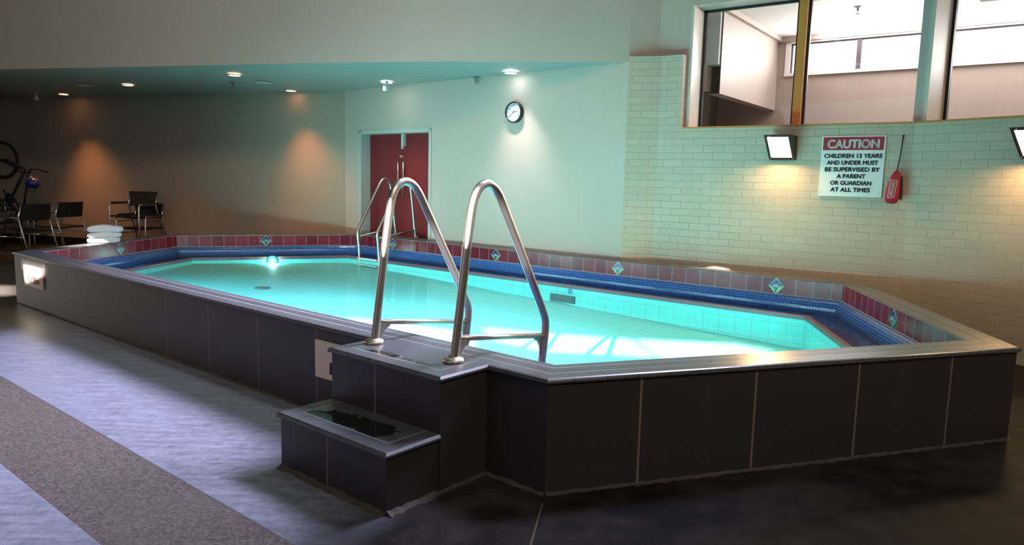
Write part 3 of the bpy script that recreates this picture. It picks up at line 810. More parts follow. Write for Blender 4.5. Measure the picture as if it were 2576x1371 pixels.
def nosed(tag_, pts, z, name_top, top_mat, wback):  # ribbed nosing round three sides + flat tread
    # pts: back-left, front-left, front-right, back-right ; CCW
    b0, f0, f1, b1 = pts; w = .145
    ins = [b0+DD*w, f0+DD*w+DN*w, f1-DD*w+DN*w, b1-DD*w]
    out = [b0-DD*.03, f0-DD*.03-DN*.03, f1+DD*.03-DN*.03, b1+DD*.03]
    m = MB(U)
    prof = [(0, 0.0, .285), (1, 0.0, .43), (None, 0, 0)]
    edge = [b0-DD*.012, f0-DD*.012-DN*.012, f1+DD*.012-DN*.012, b1+DD*.012]
    for k in range(3):
        e = (out[k+1]-out[k]).normalized(); uu = lambda p: (p-out[k]).dot(e)
        def q(A, za, Bp, zb, v0, v1):
            m.quad([at(A[k], za), at(A[k+1], za), at(Bp[k+1], zb), at(Bp[k], zb)][::-1], [(uu(A[k]), v0), (uu(A[k+1]), v0), (uu(Bp[k+1]), v1), (uu(Bp[k]), v1)][::-1])
        q(ins, z, edge, z, .276, .421); q(edge, z, out, z-.018, .435, .46); q(out, z-.018, out, z-.04, .46, .48); q(out, z-.04, [b0, f0, f1, b1], z-.05, .48, .5)
    m.build(tag_, M['coping'], st)
    t = MB(U); t.quad([at(ins[0], z), at(ins[1], z), at(ins[2], z), at(ins[3], z)], [(p.dot(DD), p.dot(DN)) for p in ins]); t.build(name_top, top_mat, st)
_q = (Q1+Q2)/2+DN*.28; _p = P1*.52+P2*.48+DN*.19
M['tread'] = m_step('wet step tile', 9, .22, _q.dot(DD)*U, _q.dot(DN)*U, .52*U, .17*U); M['tread_top'] = m_step('damp platform tile', 12, .20, _p.dot(DD)*U, _p.dot(DN)*U, .36*U, .05*U)
nosed('step_nosing', [Q0, Q1, Q2, Q3], HS, 'step_tread', M['tread'], 0)
nosed('platform_nosing', [P4+DN*.02, P1, P2, P3+DN*.02], 1.002, 'platform_tread', M['tread_top'], 0)
fillet([OA, P4]); fillet([Q0, Q1, Q2, Q3], .06, .028, st); fillet([P2, P3], .04, .02, st); fillet([P3, OC, OE, OF])

# ------------------------------------------------------------------ handrails
def gather(base, nd, name, label, group=None, parent=None, depth=.35):
    prof = [(0, 1.0), (.015, 1.08), (.09, 1.6), (.16, 2.1), (.205, 2.36), (.235, 2.45), (.28, 2.52), (.335, 2.56), (.40, 2.575), (.47, 2.555), (.53, 2.515), (.585, 2.45), (.64, 2.36), (.87, 1.99), (1.13, 1.57), (1.31, 1.265), (1.335, 1.21), (1.345, 1.14), (1.335, 1.02), (1.29, .72), (1.27, depth)]
    # smooth the polyline
    pts = [Vector((s, 0, z)) for s, z in prof]
    for _ in range(2):
        np_ = [pts[0]]
        for a, b in zip(pts, pts[1:]): np_ += [a*.75+b*.25, a*.25+b*.75]
        pts = np_+[pts[-1]]
    P = lambda s, z: at(base+nd*s, z)
    r = parent or empty(name, at(base, 1.0)*U)
    if not parent: tag(r, label, 'handrail', group)
    rail = MB(U).tube([P(p.x, p.z) for p in pts], .0405, 20).build('rail' if not parent else 'handrail', M['steel'], r)
    side = nd.cross(Vector((0, 0, 1)))
    MB(U).tube([P(.045, 1.21), P(.5, 1.15), P(1.325, 1.04)], .027, 16).build('crossbar', M['steel'], r)
    def gus(poly):
        m = MB(U); n = len(poly); A = [P(s, z)+side*.008 for s, z in poly]; Bb = [P(s, z)-side*.008 for s, z in poly]
        m.quad(A); m.quad(Bb[::-1])
        for k in range(n): m.quad([A[k], Bb[k], Bb[(k+1) % n], A[(k+1) % n]])
        m.build('gusset', M['steel'], r)
    gus([(.04, 1.20), (.21, 1.175), (.185, 1.14), (.15, 1.13), (.10, 1.08), (.07, 1.0+.05), (.02, 1.03)])
    gus([(1.33, 1.03), (1.15, 1.055), (1.17, 1.02), (1.21, 1.0), (1.25, .94), (1.265, .85), (1.31, .84)])
    MB(U).lathe(P(0, 1.0), [(0, .0), (.092, .0), (.096, .012), (.09, .035), (.07, .045), (.043, .05), (.043, .06)], n=32).build('flange', M['steel_s'], r)
    return r
H1 = V2(-1.31726, 6.87654); H2 = V2(-.49531, 6.24480)
def ptz(px): q = atz(px, 1.0); return V2(q.x, q.y)
gather(ptz((941, 864)), DN, 'handrail', 'steel pool handrail on the entry platform, the one closer to the beige depth plate', 'handrails on the entry platform', depth=.0)
gather(ptz((1141, 911)), DN, 'handrail', 'steel pool handrail on the entry platform, the one nearer the pool front corner', 'handrails on the entry platform', depth=-.02)
# far ladder by the red doors
lad = None
leg3 = onp((905, 600), fo-gn*1.08, g); leg4 = onp((1047, 585), fo+gn*.22, g)
s3 = (at(leg3, 0)-fo).dot(g); s4 = (at(leg4, 0)-fo).dot(g)
print('ladder', s3, s4)
lad = empty('pool_ladder', at(fo+g*((s3+s4)/2)-gn*.3, 1.0)*U); tag(lad, 'steel pool ladder with two tall rails in front of the red doors', 'ladder')
for s in (s3, s4): gather(fo+g*s+gn*.20, -gn, '', '', parent=lad, depth=-.1)
for z in (.46, .30, .14):
    MB(U).box(at(fo+g*((s3+s4)/2)-gn*1.09, z), (abs(s4-s3), .16, .04), (g, gn, Vector((0, 0, 1)))).build('tread', M['steel'], lad)

# ------------------------------------------------------------------ depth plates on the long wall
def plate(s0, s1, z0, z1, label, txt, tx, tz, th, tw):
    org = OA+DD*s0-DN*.0; r = empty('depth_sign', at(org, z0)*U); tag(r, label, 'sign', 'pool depth plates')
    m = MB(U); c = OA+DD*((s0+s1)/2)-DN*.018
    m.box(at(c, (z0+z1)/2), (s1-s0, .03, z1-z0), (DD, DN, Vector((0, 0, 1)))); m.build('plate', M['beige'], r)
    text_mesh('lettering', txt, .1, M['darkred'], at(OA+DD*tx-DN*.035, tz)*U, DD, (0, 0, 1), r, bold=.0012, width=tw*U, height=th*U)
tA = lambda px: (at(onp(px, OA, DD), 0)-OA).dot(DD)
s0, s1 = tA((65, 690)), tA((109, 690))
plate(s0, s1, .425, .805, 'pale depth plate reading 1.120m near the sunlit pool corner', '1.120m', s0+(s1-s0)*.24, .50, .125, (s1-s0)*.58)
s0 = tA((799, 900)); plate(s0, s0+.92, .42, .83, 'beige depth plate half hidden behind the entry steps', '1', tA((823, 925)), .49, .125, .045)

# ------------------------------------------------------------------ red double door
door = empty('door_1', at(corner+g*((ca+cb)/2), .9)*U); door['kind'] = 'structure'
AL = .42       # alcove depth
dl, dr_ = corner+g*ca, corner+g*cb
f = MB(U)
t = .075
f.prism([dl-g*.02-gn*.02, dl+g*t-gn*.02, dl+g*t+gn*AL, dl-g*.02+gn*AL], .9, DH+.02); f.prism([dr_-g*t-gn*.02, dr_+g*.02-gn*.02, dr_+g*.02+gn*AL, dr_-g*t+gn*AL], .9, DH+.02)
f.prism([dl-g*.02-gn*.02, dr_+g*.02-gn*.02, dr_+g*.02+gn*AL, dl-g*.02+gn*AL], DH-.09, DH+.02)
f.build('door_frame', M['frame'], door)
mid = (dl+dr_)/2
for a, b in ((dl+g*t, mid-g*.006), (mid+g*.006, dr_-g*t)):
    MB(U).prism([a+gn*(AL-.1), b+gn*(AL-.1), b+gn*AL, a+gn*AL], .95, DH-.09).build('door_leaf', M['doorred'], door)
f = MB(U); f.prism([dl+gn*AL-g*.1, dr_+gn*AL+g*.1, dr_+gn*(AL+.05)+g*.1, dl+gn*(AL+.05)-g*.1], .5, DH+.1); f.build('door_back', M['doorred'], door)
for sg in (-1, 1):
    hp = mid+g*sg*.11+gn*(AL-.17)
    MB(U).tube([at(hp, 2.05), at(hp, 3.05)], .028, 10).tube([at(hp, 2.2), at(hp+gn*.08, 2.2)], .014, 8).tube([at(hp, 2.9), at(hp+gn*.08, 2.9)], .014, 8).build('door_handle', M['steel'], door)
MB(U).lathe(at(mid+g*-.06+gn*(AL-.1), 3.2), [(0, .03), (.04, .03), (.045, 0)], -gn, 14).box(at(mid+gn*(AL-.12), 3.2), (.12, .04, .06), (g, gn, Vector((0, 0, 1)))).build('door_lock', M['steel_s'], door)
MB(U).box(at(mid+g*.1+gn*(AL-.15), DH-.25), (.07, .1, .34), (g, gn, Vector((0, 0, 1)))).box(at(mid+g*.03+gn*(AL-.13), DH-.3), (.05, .06, .4), (g, gn, Vector((0, 0, 1)))).build('door_bolt', M['plastic'], door)
ls = MB(U); ls.prism([dl-gn*.0, dr_-gn*.0, dr_+gn*(AL-.1), dl+gn*(AL-.1)], .9, 1.0); ls.build('door_threshold', M['coping'], door)

# ------------------------------------------------------------------ wall clock
kc = onp((1298, 283), fo-gn*.0, g); kc = at(kc, kc.z)
ck = empty('wall_clock', kc*U); tag(ck, 'round black rimmed clock with white dial high on the grey green wall', 'clock')
R_ = .245; kn = -gn
MB(U).lathe(kc, [(R_*.98, 0), (R_, .02), (R_*.99, .10), (R_*.95, .125), (R_*.88, .115), (R_*.86, .085)], kn, 48).build('case', M['clockrim'], ck)
MB(U).lathe(kc, [(R_*.88, .085), (0, .085)], kn, 48, sm=False).build('dial', M['dial'], ck)
right = -g if False else g
def kp(a, r, k): w = math.radians(a); return kc+g*math.sin(w)*r+Vector((0, 0, math.cos(w)*r))+kn*k
for h in range(1, 13):
    p = kp(h*30, R_*.68, .09); s_ = .06
    t = str(h); text_mesh('numeral', t, s_*U, M['numeral'], (p-Vector((0, 0, .021)))*U, g, (0, 0, 1), ck, bold=.0003, align='CENTER')
def hand(nm, ang, l0, l1, w, k, mat):
    a = kp(ang, l1, k); b = kp(ang+180, l0, k); d = (a-b).normalized(); s = d.cross(kn)*w
    m = MB(U); m.quad([b-s, b+s, a+s*.6, a-s*.6]); m.quad([b-s+kn*.005, a-s*.6+kn*.005, a+s*.6+kn*.005, b+s+kn*.005]); m.build(nm, mat, ck)
hand('hour_hand', 79, .03, .11, .007, .093, M['clockrim']); hand('minute_hand', 231, .035, .18, .005, .098, M['clockrim']); hand('second_hand', 355, .04, .17, .002, .103, M['numeral'])

# ------------------------------------------------------------------ caution sign
A_ = pR; so = n36*-.02
xs = [(at(onp(p, pR, d36), 0)-pR).dot(d36) for p in ((2072, 341), (2233, 342), (2215, 498), (2057, 491))]
zs = [onp(p, pR, d36).z for p in ((2072, 341), (2233, 342), (2215, 498), (2057, 491))]
x0, x1 = (xs[0]+xs[3])/2, (xs[1]+xs[2])/2; zt, zb = (zs[0]+zs[1])/2, (zs[2]+zs[3])/2
sg = empty('caution_sign', at(pR+d36*x0, zb)*U); tag(sg, 'white caution sign with a red header about supervising children, on the brick wall', 'sign')
MB(U).box(at(pR+d36*((x0+x1)/2)-n36*.015, (zt+zb)/2), (x1-x0, .03, zt-zb), (d36, n36, Vector((0, 0, 1)))).build('panel', M['white'], sg)
hh = (zt-zb); hz0 = zt-hh*.235
MB(U).box(at(pR+d36*((x0+x1)/2)-n36*.031, (zt-.022+hz0)/2), (x1-x0-.05, .006, zt-.022-hz0), (d36, n36, Vector((0, 0, 1)))).build('header', M['signred'], sg)
sw = x1-x0; Pn = lambda fx_, z, k=.036: at(pR+d36*(x0+sw*fx_)-n36*k, z)*U
text_mesh('heading', 'CAUTION', .1, M['white'], Pn(.505, hz0+hh*.035), d36, (0, 0, 1), sg, bold=.004, align='CENTER', width=sw*.80*U, height=hh*.135*U)
for txt, w_, k in (('CHILDREN 13 YEARS', .905, 0), ('AND UNDER MUST', .80, 1), ('BE SUPERVISED BY', .86, 2), ('A PARENT', .45, 3), ('OR GUARDIAN', .645, 4), ('AT ALL TIMES', .62, 5)):
    text_mesh('lettering', txt, .06, M['signblack'], Pn(.51, zt-hh*(.362+.1115*k)), d36, (0, 0, 1), sg, bold=.0021, align='CENTER', width=sw*w_*U, height=hh*.066*U)
for fx_, z in ((.03, zb+hh*.06), (.97, zb+hh*.06), (.03, zt-hh*.14), (.97, zt-hh*.14)):
    MB(U).lathe(Pn(fx_, z, .03)/U, [(.009, 0), (.009, .008), (0, .01)], -n36, 10).build('screw', M['steel'], sg)

# ------------------------------------------------------------------ lifeguard bag on its cord
hk = onp((2273, 340), pR-n36*.04, d36)
bt = onp((2257, 428), pR-n36*.13, d36); bb = onp((2240, 512), pR-n36*.16, d36)
bg = empty('rescue_bag', hk*U); tag(bg, 'red throw bag with white LIFEGUARD lettering hanging beside the caution sign', 'bag')
MB(U).tube([hk+n36*.05, hk-n36*.01, hk+Vector((0, 0, -.05))], .012, 8).build('hook', M['cord'], bg)
MB(U).tube([hk, hk+(bt-hk)*.5+Vector((.01, 0, 0)), bt], .010, 8).build('cord', M['cord'], bg)
ax = (bb-bt); L_ = ax.length
prof = [(0.02, 0), (.05, .05), (.085, .14), (.115, .30), (.14, .55), (.145, .78), (.125, .93), (.08, .99), (0.0, 1.0)]
m = MB(U); m.lathe(bt, [(r*.78, h*L_) for r, h in prof], ax, 28)
bobj = m.build('pouch', M['bagred'], bg)
# lettering patch
axn = ax.normalized(); face = (-n36-axn*(-n36).dot(axn)).normalized(); sd = axn.cross(face)
org = bt+axn*L_*.80+face*.112+sd*-.0
if True:
    o = text_mesh('lettering', 'LIFEGUARD', .1, M['white'], (org-sd*.025)*U, -axn, sd if sd.dot(d36) < 0 else sd, bg, bold=.0006, width=L_*.46*U, height=.052*U)
    fr = MB(U); c0 = bt+axn*L_*.57+face*.110; hl, hw = L_*.26, .048
    for a, b in (((-hl, -hw), (hl, -hw)), ((hl, -hw), (hl, hw)), ((hl, hw), (-hl, hw)), ((-hl, hw), (-hl, -hw))):
        fr.tube([c0+axn*a[0]+sd*a[1], c0+axn*b[0]+sd*b[1]], .004, 6)
    fr.build('lettering_border', M['white'], bg)
MB(U).tube([bt+axn*.1-sd*0+d36*.09, bt+axn*.35+d36*.13, bt+axn*.5+d36*.14], [.012, .02, .022], 8).build('strap', M['cord'], bg)

# ------------------------------------------------------------------ wall lights
def sconce(px_c, p0, dr, nr, label, k=1.0):
    c = onp(px_c, p0, dr); r = empty('wall_light', c*U); tag(r, label, 'wall light', 'angled wall lights')
    X = lambda a, z, d: c+dr*a*k+Vector((0, 0, z*k))-nr*d*k
    hw, zt_, zb_ = .235, .22, -.22; dt, db = .50, .07         # wedge: deep at the top
    m = MB(U)
    TL, TR, BL, BR = X(-hw, zt_, 0), X(hw, zt_, 0), X(-hw, zb_, 0), X(hw, zb_, 0)
    tl, tr, bl_, br = X(-hw, zt_, dt), X(hw, zt_, dt), X(-hw, zb_, db), X(hw, zb_, db)
    m.quad([TL, TR, tr, tl][::-1]); m.quad([BL, bl_, br, BR][::-1]); m.quad([TL, tl, bl_, BL][::-1]); m.quad([TR, BR, br, tr][::-1])
    fx_ = lambda a, b: X(-hw+2*hw*a, zb_+(zt_-zb_)*b, db+(dt-db)*b)
    e = .10
    ring_o = [fx_(0, 0), fx_(1, 0), fx_(1, 1), fx_(0, 1)]; ring_i = [fx_(e, e), fx_(1-e, e), fx_(1-e, 1-e), fx_(e, 1-e)]
    for q in range(4): m.quad([ring_o[q], ring_o[(q+1) % 4], ring_i[(q+1) % 4], ring_i[q]])
    m.build('housing', M['bronze'], r)
    nd = (fx_(1, 0)-fx_(0, 0)).cross(fx_(0, 1)-fx_(0, 0)).normalized()
    m = MB(U); m.quad([p-nd*.01 for p in ring_i]); m.build('diffuser', M['sconce_glow'], r)
    for a, b in ((.05, .05), (.95, .05), (.18, .95)): MB(U).lathe(fx_(a, b), [(.012, 0), (.01, .006), (0, .007)], nd, 8).build('screw', M['steel'], r)
    return c
sconce((1972, 373), pR, d36, n36, 'lit bronze wedge wall light on the brick wall left of the caution sign')
sconce((2622, 362), bc, d59, n59, 'bronze wedge wall light on the side wall to the right of the red bag', 1.0)

# ------------------------------------------------------------------ ceiling fittings
def downlight(px, warm, label, rad=.17):
    p = atz(px, SZ-.005); r = empty('downlight', p*U); tag(r, label, 'downlight', 'recessed ceiling lights')
    MB(U).lathe(p, [(rad*.78, .0), (rad*.8, -.012), (rad, -.016), (rad*1.03, -.004), (rad*1.03, .004)], n=32).build('trim_ring', M['white'] if warm is None else M['plastic'], r)
    MB(U).lathe(p, [(0, -.010), (rad*.8, -.012)], n=32, sm=False).build('lens', M['cool_lamp'] if warm is False else M['warm_lamp'] if warm else M['plastic'], r)
    return p
dls = []
for px, wm_, lb in (((160, 237), True, 'warm ceiling downlight above the bicycle, the leftmost lit one'), ((322, 214), True, 'warm ceiling downlight second from the dark corner'),
                    ((590, 189), True, 'warm ceiling downlight closest to the bulkhead edge'), ((732, 228), True, 'warm ceiling downlight nearest the inner wall corner'),
                    ((973, 207), False, 'white ceiling downlight beside the sensor box, above the red doors'), ((1285, 183), False, 'white ceiling downlight above the wall clock')):
    dls.append((downlight(px, wm_, lb), wm_))
for px, lb in (((212, 215), 'unlit round ceiling fitting near the dark corner'), ((663, 208), 'unlit round ceiling fitting between two warm downlights')):
    downlight(px, None, lb, .2)
sprinkler(atz((586, 206), SZ), 'small sprinkler below the warm downlight by the bulkhead')
sprinkler(atz((1218, 199), SZ+.0)-gn*.3, 'small sprinkler in the low ceiling left of the clock downlight')
for px, lb in (((973, 216), 'white sensor box hanging below the white downlight over the doors'), ((90, 243), 'dim sensor box under the ceiling in the dark corner')):
    p = atz(px, SZ-.12); r = empty('sensor_box', p*U); tag(r, lb, 'sensor')
    MB(U).box(p+Vector((0, 0, -.06)), (.15, .11, .13), (d36, n36, Vector((0, 0, 1)))).build('body', M['plastic'], r)
    MB(U).tube([p, p+Vector((0, 0, .12))], .04, 10).build('mount', M['plastic'], r)

# ------------------------------------------------------------------ towels on the rim
t0 = atz((228, 608), 1.0); t1 = atz((313, 608), 1.0); tw = (at(t1, 0)-at(t0, 0)).length; td = (at(t1, 0)-at(t0, 0)).normalized()
ti = (I[5]-I[4]).normalized()        # along the rim
tc = (at(t0, 0)+at(t1, 0))/2; 
rim_mid = offset(I, .20); tn = V2(-td.y, td.x)
tc = isect(tc, tn, rim_mid[4], (rim_mid[5]-rim_mid[4]).normalized())
z = 1.002
for k, (hgt, ww, lb) in enumerate(((.118, .86, 'folded white towel at the bottom of the pile on the pool rim'), (.118, .90, 'folded white towel in the middle of the pile on the pool rim'), (.145, .95, 'folded white towel on top of the pile on the pool rim'))):
    m = MB(U); n = 12; tww = tw*ww/1.0; dep = .34; sh = (-.02, .0, .02)[k]
    rows = []
    for a in range(n+1):
        s = a/n*2-1; row = []
        sag = .018*math.sin(3*s+k)*1
        for b in range(24):
            q = 2*PI*b/24; cy, cz = math.cos(q), math.sin(q)
            ry = dep/2*(abs(cy)**.3)*(1 if cy > 0 else -1); rz = hgt/2*(abs(cz)**.38)*(1 if cz > 0 else -1)
            e = 1-.30*max(0, (abs(s)-.8)/.2)**2
            row.append(at(tc, z+hgt/2)+td*(s*tww/2+sh)+tn*(ry*(.8+.2*e))+Vector((0, 0, rz*e+sag*(rz > 0))))
        rows.append(row)
    for a in range(n):
        for b in range(24): m.quad([rows[a][b], rows[a+1][b], rows[a+1][(b+1) % 24], rows[a][(b+1) % 24]], sm=True)
    m.quad(rows[0][::-1]); m.quad(rows[-1])
    tag(m.build('folded_towel', M['towel']), lb, 'towel', 'towels stacked on the rim'); z += hgt+.001

# ------------------------------------------------------------------ chairs, table, bicycle
def make_chair(label, group):
    r = empty('armchair', (0, 0, 0)); tag(r, label, 'chair', group)
    for s in (-1, 1):
        fx_, bx_ = s*.265, s*.25
        MB().tube([(fx_, -.25, 0), (fx_, -.24, .30), (fx_, -.235, .60), (fx_, -.22, .632), (fx_, -.19, .645), (fx_, .14, .645)], .012, 10).build('front_leg', M['chrome'], r, True)
        MB().tube([(bx_, .34, 0), (bx_, .20, .46), (bx_, .155, .63), (bx_*.98, .20, .83)], .012, 10).build('rear_leg', M['chrome'], r, True)
        MB().box((fx_, -.03, .662), (.045, .32, .022)).build('armrest', M['blackcloth'], r, True, .008)
        MB().tube([(fx_, -.24, .37), (bx_, .228, .37)], .008, 8).build('stretcher', M['chrome'], r, True)
    m = MB(); n = 8
    def shell(P, t):
        for a in range(n):
            for b in range(n):
                q = [P(a/n, b/n), P((a+1)/n, b/n), P((a+1)/n, (b+1)/n), P(a/n, (b+1)/n)]
                m.quad(q, sm=True); m.quad([p-t for p in q][::-1], sm=True)
        for a in range(n):
            for b in (0, 1):
                p, q = P(a/n, b), P((a+1)/n, b); m.quad([p, q, q-t, p-t]); p, q = P(b, a/n), P(b, (a+1)/n); m.quad([p, q, q-t, p-t])
    shell(lambda a, b: Vector((-.25+.5*a, -.25+.46*b, .455-.03*math.sin(PI*a)*math.sin(PI*b)+.012*(1-b))), Vector((0, 0, .022)))
    m.build('seat', M['blackcloth'], r, True)
    m = MB(); shell(lambda a, b: Vector((-.255+.51*a, .165+.04*b+.045*math.sin(PI*a), .60+.235*b)), Vector((0, .022, 0)))
    m.build('backrest', M['blackcloth'], r, True); return r
def put(o, x, y, rz, z=0): o.location = (x*U, y*U, z); o.rotation_euler = (0, 0, math.radians(rz)); return o
ch = make_chair('black armchair with chrome legs, raised on top of the two-chair stack by the taupe wall', 'black chrome armchairs')
def seat_at(o, px, z, rz, lift=0):       # place a chair by the surveyed middle of its backrest
    q = atz(px, z); f = V2(math.sin(math.radians(rz)), -math.cos(math.radians(rz)))
    put(o, q.x+f.x*.37, q.y+f.y*.37, rz, lift)
bq_ = onp((361, 500), corner+bn*.95, bl); put(ch, bq_.x+.37*math.sin(math.radians(-13)), bq_.y-.37*math.cos(math.radians(-13)), -13, max(.10, bq_.z*U-.72))
c2_ = copy_tree(ch); put(c2_, ch.location.x/U+.10, ch.location.y/U+.16, -13); c2_['label'] = 'black armchair with chrome legs, the lower one of the stack by the taupe wall'
c = copy_tree(ch); seat_at(c, (177, 527), 1.40, 258); c['label'] = 'black armchair with its back to the pool, nearest the towels'
c = copy_tree(ch); seat_at(c, (90, 534), 1.40, 256); c['label'] = 'black armchair between the table and the pool corner, left of the one by the towels'
c = copy_tree(ch); put(c, -16.6, 23.2, 60); c['label'] = 'dark armchair on the far side of the patio table'
tb = empty('patio_table', (-16.2*U, 21.3*U, 0), math.radians(18)); tag(tb, 'square dark table with a woven top and chrome legs in the dark corner', 'table')
MB().box((0, 0, .715), (.80, .80, .03)).build('tabletop', M['woven'], tb, True, .006)
for sx in (-1, 1):
    for sy in (-1, 1): MB().tube([(sx*.34, sy*.34, 0), (sx*.34, sy*.34, .70)], .018, 10).build('leg', M['chrome'], tb, True)
MB().box((0, 0, .68), (.70, .70, .03)).build('apron', M['black_trim'], tb, True)
# bicycle standing on its rear wheel against the back wall
wh = onp((8, 403), V2(-15.2, 23.6), V2(1, -.3)); bk = empty('bicycle', Vector((wh.x*U, wh.y*U, 0)), math.radians(-14)); tag(bk, 'dark bicycle standing upright on its back wheel against the dark back wall', 'bicycle')
zf = wh.z*U; rw = .315
for nm, z_ in (('front_wheel', zf), ('rear_wheel', max(zf-1.04, rw+.02))):
    w_ = MB().torus((0, 0, z_), rw-.022, .026, (0, 1, 0)).build(nm, M['tyre'], bk, True)
    MB().torus((0, 0, z_), rw-.055, .009, (0, 1, 0)).build('rim', M['steel_s'], w_, True)
    sp = MB()
    for k in range(20):
        a = 2*PI*k/20; sp.tube([(.015*math.cos(a+1), .02*(-1)**k, z_+.015*math.sin(a+1)), (math.cos(a)*(rw-.055), 0, z_+math.sin(a)*(rw-.055))], .0011, 4)
    sp.build('spoke', M['steel_s'], w_, True)
    MB().tube([(0, -.05, z_), (0, .05, z_)], .024, 12).build('hub', M['tyre'], w_, True)
zr = max(zf-1.04, rw+.02); hx, hzz = .40, zf-.17          # crown / head tube
fr = MB()
fr.tube([(hx-.02, 0, hzz+.03), (hx+.12, 0, hzz-.03)], .024, 10)
fr.tube([(hx+.02, 0, hzz-.02), (.12, 0, zr+.40)], .024, 10); fr.tube([(hx+.10, 0, hzz-.06), (.36, 0, zr+.22)], .018, 10)
fr.tube([(.12, 0, zr+.40), (.50, 0, zr+.16)], .017, 10); fr.tube([(.12, .05, zr+.40), (0, .05, zr)], .011, 8); fr.tube([(.12, -.05, zr+.40), (0, -.05, zr)], .011, 8)
fr.tube([(.36, .04, zr+.22), (0, .05, zr)], .009, 8); fr.tube([(.36, -.04, zr+.22), (0, -.05, zr)], .009, 8)
fr.build('frame', M['bikeframe'], bk, True)
MB().tube([(0, .055, zf), (hx-.06, .05, hzz+.05), (hx-.02, 0, hzz+.03)], .016, 10).tube([(0, -.055, zf), (hx-.06, -.05, hzz+.05), (hx-.02, 0, hzz+.03)], .016, 10).build('fork', M['bikeframe'], bk, True)
hb = MB().tube([(hx+.12, 0, hzz-.03), (hx+.17, 0, hzz+.03)], .018, 8).tube([(hx+.20, -.30, hzz-.01), (hx+.18, -.12, hzz+.03), (hx+.17, .0, hzz+.035), (hx+.18, .12, hzz+.03), (hx+.20, .30, hzz-.01)], .013, 8).build('handlebar', M['tyre'], bk, True)
for s in (-1, 1): MB().tube([(hx+.20, s*.30, hzz-.01), (hx+.205, s*.19, hzz+.005)], .018, 8).build('grip', M['tyre'], hb, True)
MB().box((.55, 0, zr+.15), (.07, .13, .26)).build('saddle', M['tyre'], bk, True, .025)
MB().lathe((.12, -.03, zr+.40), [(0, 0), (.09, 0), (.095, .006), (0, .008)], Vector((0, -1, 0)), 24).tube([(.12, -.06, zr+.40), (.05, -.07, zr+.55)], .012, 8).tube([(.12, .06, zr+.40), (.19, .07, zr+.25)], .012, 8).build('crank', M['tyre'], bk, True)
# helmet hung from the handlebar
hm = empty('bike_helmet', Vector((0, 0, 0)))
hp = onp((82, 459), V2(-15.2, 23.3), V2(1, -.3)); hm.location = hp*U; hm.rotation_euler = (.3, .4, .2)
tag(hm, 'blue bicycle helmet hanging from the handlebars of the dark bicycle', 'helmet')
pr = [(.001, .085), (.045, .08), (.085, .055), (.105, .015), (.108, -.03), (.100, -.055), (.09, -.05), (.085, -.02)]
MB().lathe((0, 0, 0), pr, None, 24).build('shell', M['helmet'], hm, True)
st_ = MB()
for a in (-.06, -.03, 0, .03, .06): st_.tube([(a, -.085, .0), (a, -.055, .062), (a*.8, 0, .089), (a, .06, .06)], .006, 6)
st_.build('stripe', M['straw'], hm, True)
MB().tube([(.09, 0, -.05), (.04, .0, -.16), (0, 0, -.19), (-.04, 0, -.16), (-.09, 0, -.05)], .006, 6).build('chin_strap', M['cord'], hm, True)

# ------------------------------------------------------------------ camera
cam = bpy.data.cameras.new('camera'); co_ = bpy.data.objects.new('camera', cam); COL.objects.link(co_)
cam.sensor_width = 36; cam.sensor_fit = 'HORIZONTAL'; cam.lens = FPX*36/W; cam.clip_start = .05; cam.clip_end = 200
mw = Matrix((( RT.x, UP.x, -FW.x, 0), (RT.y, UP.y, -FW.y, 0), (RT.z, UP.z, -FW.z, CH*U), (0, 0, 0, 1)))
co_.matrix_world = mw; S.camera = co_

# ------------------------------------------------------------------ light
def light(name, ty, loc, power, col, **kw):
    l = bpy.data.lights.new(name, ty); l.energy = power; l.color = col
    for k, v in kw.items(): setattr(l, k, v)
    o = bpy.data.objects.new(name, l); o.location = loc; COL.objects.link(o); return o
def aim(o, d): o.rotation_euler = Vector(d).to_track_quat('-Z', 'Y').to_euler(); return o
aim(light('sun', 'SUN', (0, 0, 8), 44, (1, .96, .90), angle=.009), SUN)
for (p, wm_), (pw, ax_, cone) in zip(dls, ((70, .16, 74), (40, 0, 80), (40, 0, 80), (70, .16, 74), (55, .1, 74), (55, .08, 74))):
    aim(light('downlight_lamp', 'SPOT', (p+Vector((0, 0, -.03))-(V2(.1, .5) if pw == 70 else gn*.25 if pw == 55 else V2(0, 0)))*U, pw, (1, .42, .14) if wm_ else (1, .95, .92), spot_size=math.radians(cone), spot_blend=1.0, shadow_soft_size=.04), (ax_, 0, -1))
# daylight: assumed left and high windows, unbuilt, and the glazed room on the right
aim(light('assumed_daylight_left', 'AREA', Vector((-13*U, RW*U+.5, 5.5*U)), 40, (.72, .80, 1), shape='RECTANGLE', size=4.5, size_y=2.2), (.25, .7, -.75))  # added light for assumed windows behind left; none are built
hw = Vector((4.6, 12.8, 10.2)); 
aim(light('assumed_high_daylight', 'AREA', hw*U, 225, (.67, .68, 1), shape='RECTANGLE', size=2.6, size_y=1.7, spread=math.radians(60)), Vector((-6.2, 8.2, 0))-hw)  # added light in front of solid wall; the high window is only assumed
cmid = rc+d36*5.5-n36*.25
aim(light('clerestory_daylight', 'AREA', at(cmid, (ct+cb_)/2)*U, 120, (1, .97, .95), shape='RECTANGLE', size=9*U, size_y=.8*U), -n36+Vector((0, 0, .5)))
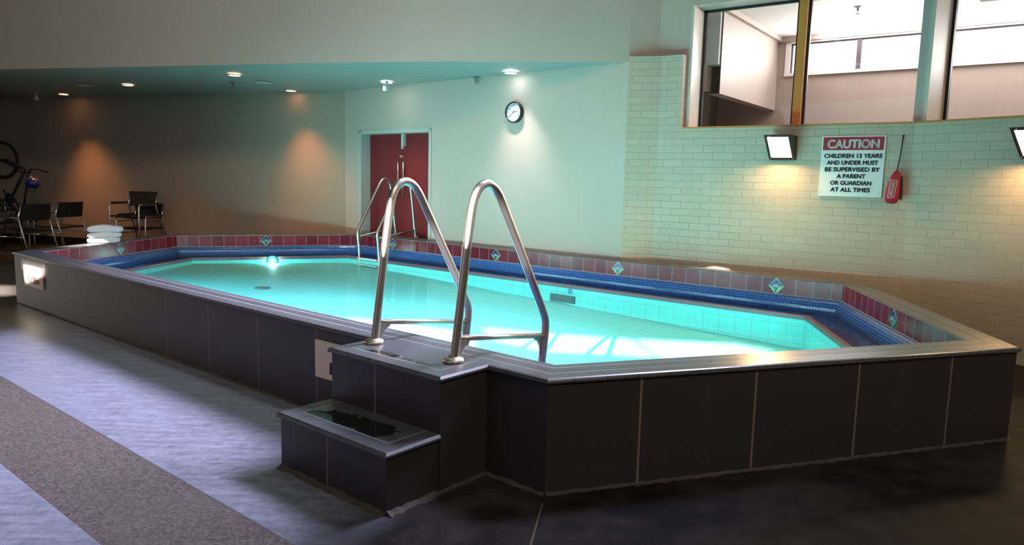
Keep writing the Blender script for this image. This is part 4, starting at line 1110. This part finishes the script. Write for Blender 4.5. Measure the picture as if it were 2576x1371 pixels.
# visible underwater lamp, then hidden fill strips added to brighten the pool
UWC = (.5, 1, .98)
light('underwater_lamp_and_fill', 'POINT', (uc+un*.12)*U, 7, UWC, shadow_soft_size=.04)
for k, pw in ((.12, 24), (.36, 13), (.62, 10), (.86, 11)):
    p = Nn[5]+(Nn[0]-Nn[5])*k
    aim(light('underwater_lamp_and_fill', 'AREA', at(p+DN*.08, .33)*U, pw, UWC, shape='RECTANGLE', size=1.0, size_y=.08, spread=math.radians(120)), DN+Vector((0, 0, -.04)))
aim(light('assumed_side_daylight', 'AREA', Vector((XL+.3, 19.5, 2.6))*U, 10, (1, .90, .80), shape='RECTANGLE', size=2.6, size_y=1.5, spread=math.radians(50)), (1, -.32, -.12))  # added light; left wall has no opening, a bright source there is assumed
aim(light('pool_fill', 'AREA', Vector((-1.2*U, 11.6*U, HZ*U-.06)), 34, (.86, .93, 1), shape='RECTANGLE', size=3.6, size_y=1.6, spread=math.radians(46)), (-.02, .02, -1)).rotation_euler[2] = -.69  # unseen overhead fill added to brighten the pool
aim(light('hall_fill', 'AREA', Vector((-2*U, -1*U, HZ*U-.3)), 44, (1, .84, .70), shape='RECTANGLE', size=3.5, size_y=1.5, spread=math.radians(84)), (-.15, 1, -.33))  # added warm ambient fill on the bulkhead, no fitting there
aim(light('hall_fill', 'AREA', Vector((6*U, -3*U, 10.5*U)), 18, (1, .86, .74), shape='RECTANGLE', size=2.0, size_y=1.0, spread=math.radians(75)), Vector((2.2, 6.5, .3))-Vector((6, -3, 10.5)))  # added fill for the dark tiles at the pool's front
w = bpy.data.worlds.new('sky'); S.world = w; w.use_nodes = True
bgn = w.node_tree.nodes['Background']; bgn.inputs[0].default_value = (.86, .93, 1, 1); bgn.inputs[1].default_value = 3.0

S.view_settings.view_transform = 'Standard'; S.view_settings.look = 'None'; S.view_settings.exposure = 0.78; S.view_settings.gamma = 1; S.view_settings.use_curve_mapping = False
S.cycles.use_denoising = True
S.cycles.max_bounces = 8; S.cycles.diffuse_bounces = 5; S.cycles.glossy_bounces = 4; S.cycles.transmission_bounces = 4; S.cycles.transparent_max_bounces = 10
S.cycles.caustics_reflective = False; S.cycles.caustics_refractive = False; S.cycles.sample_clamp_indirect = 6
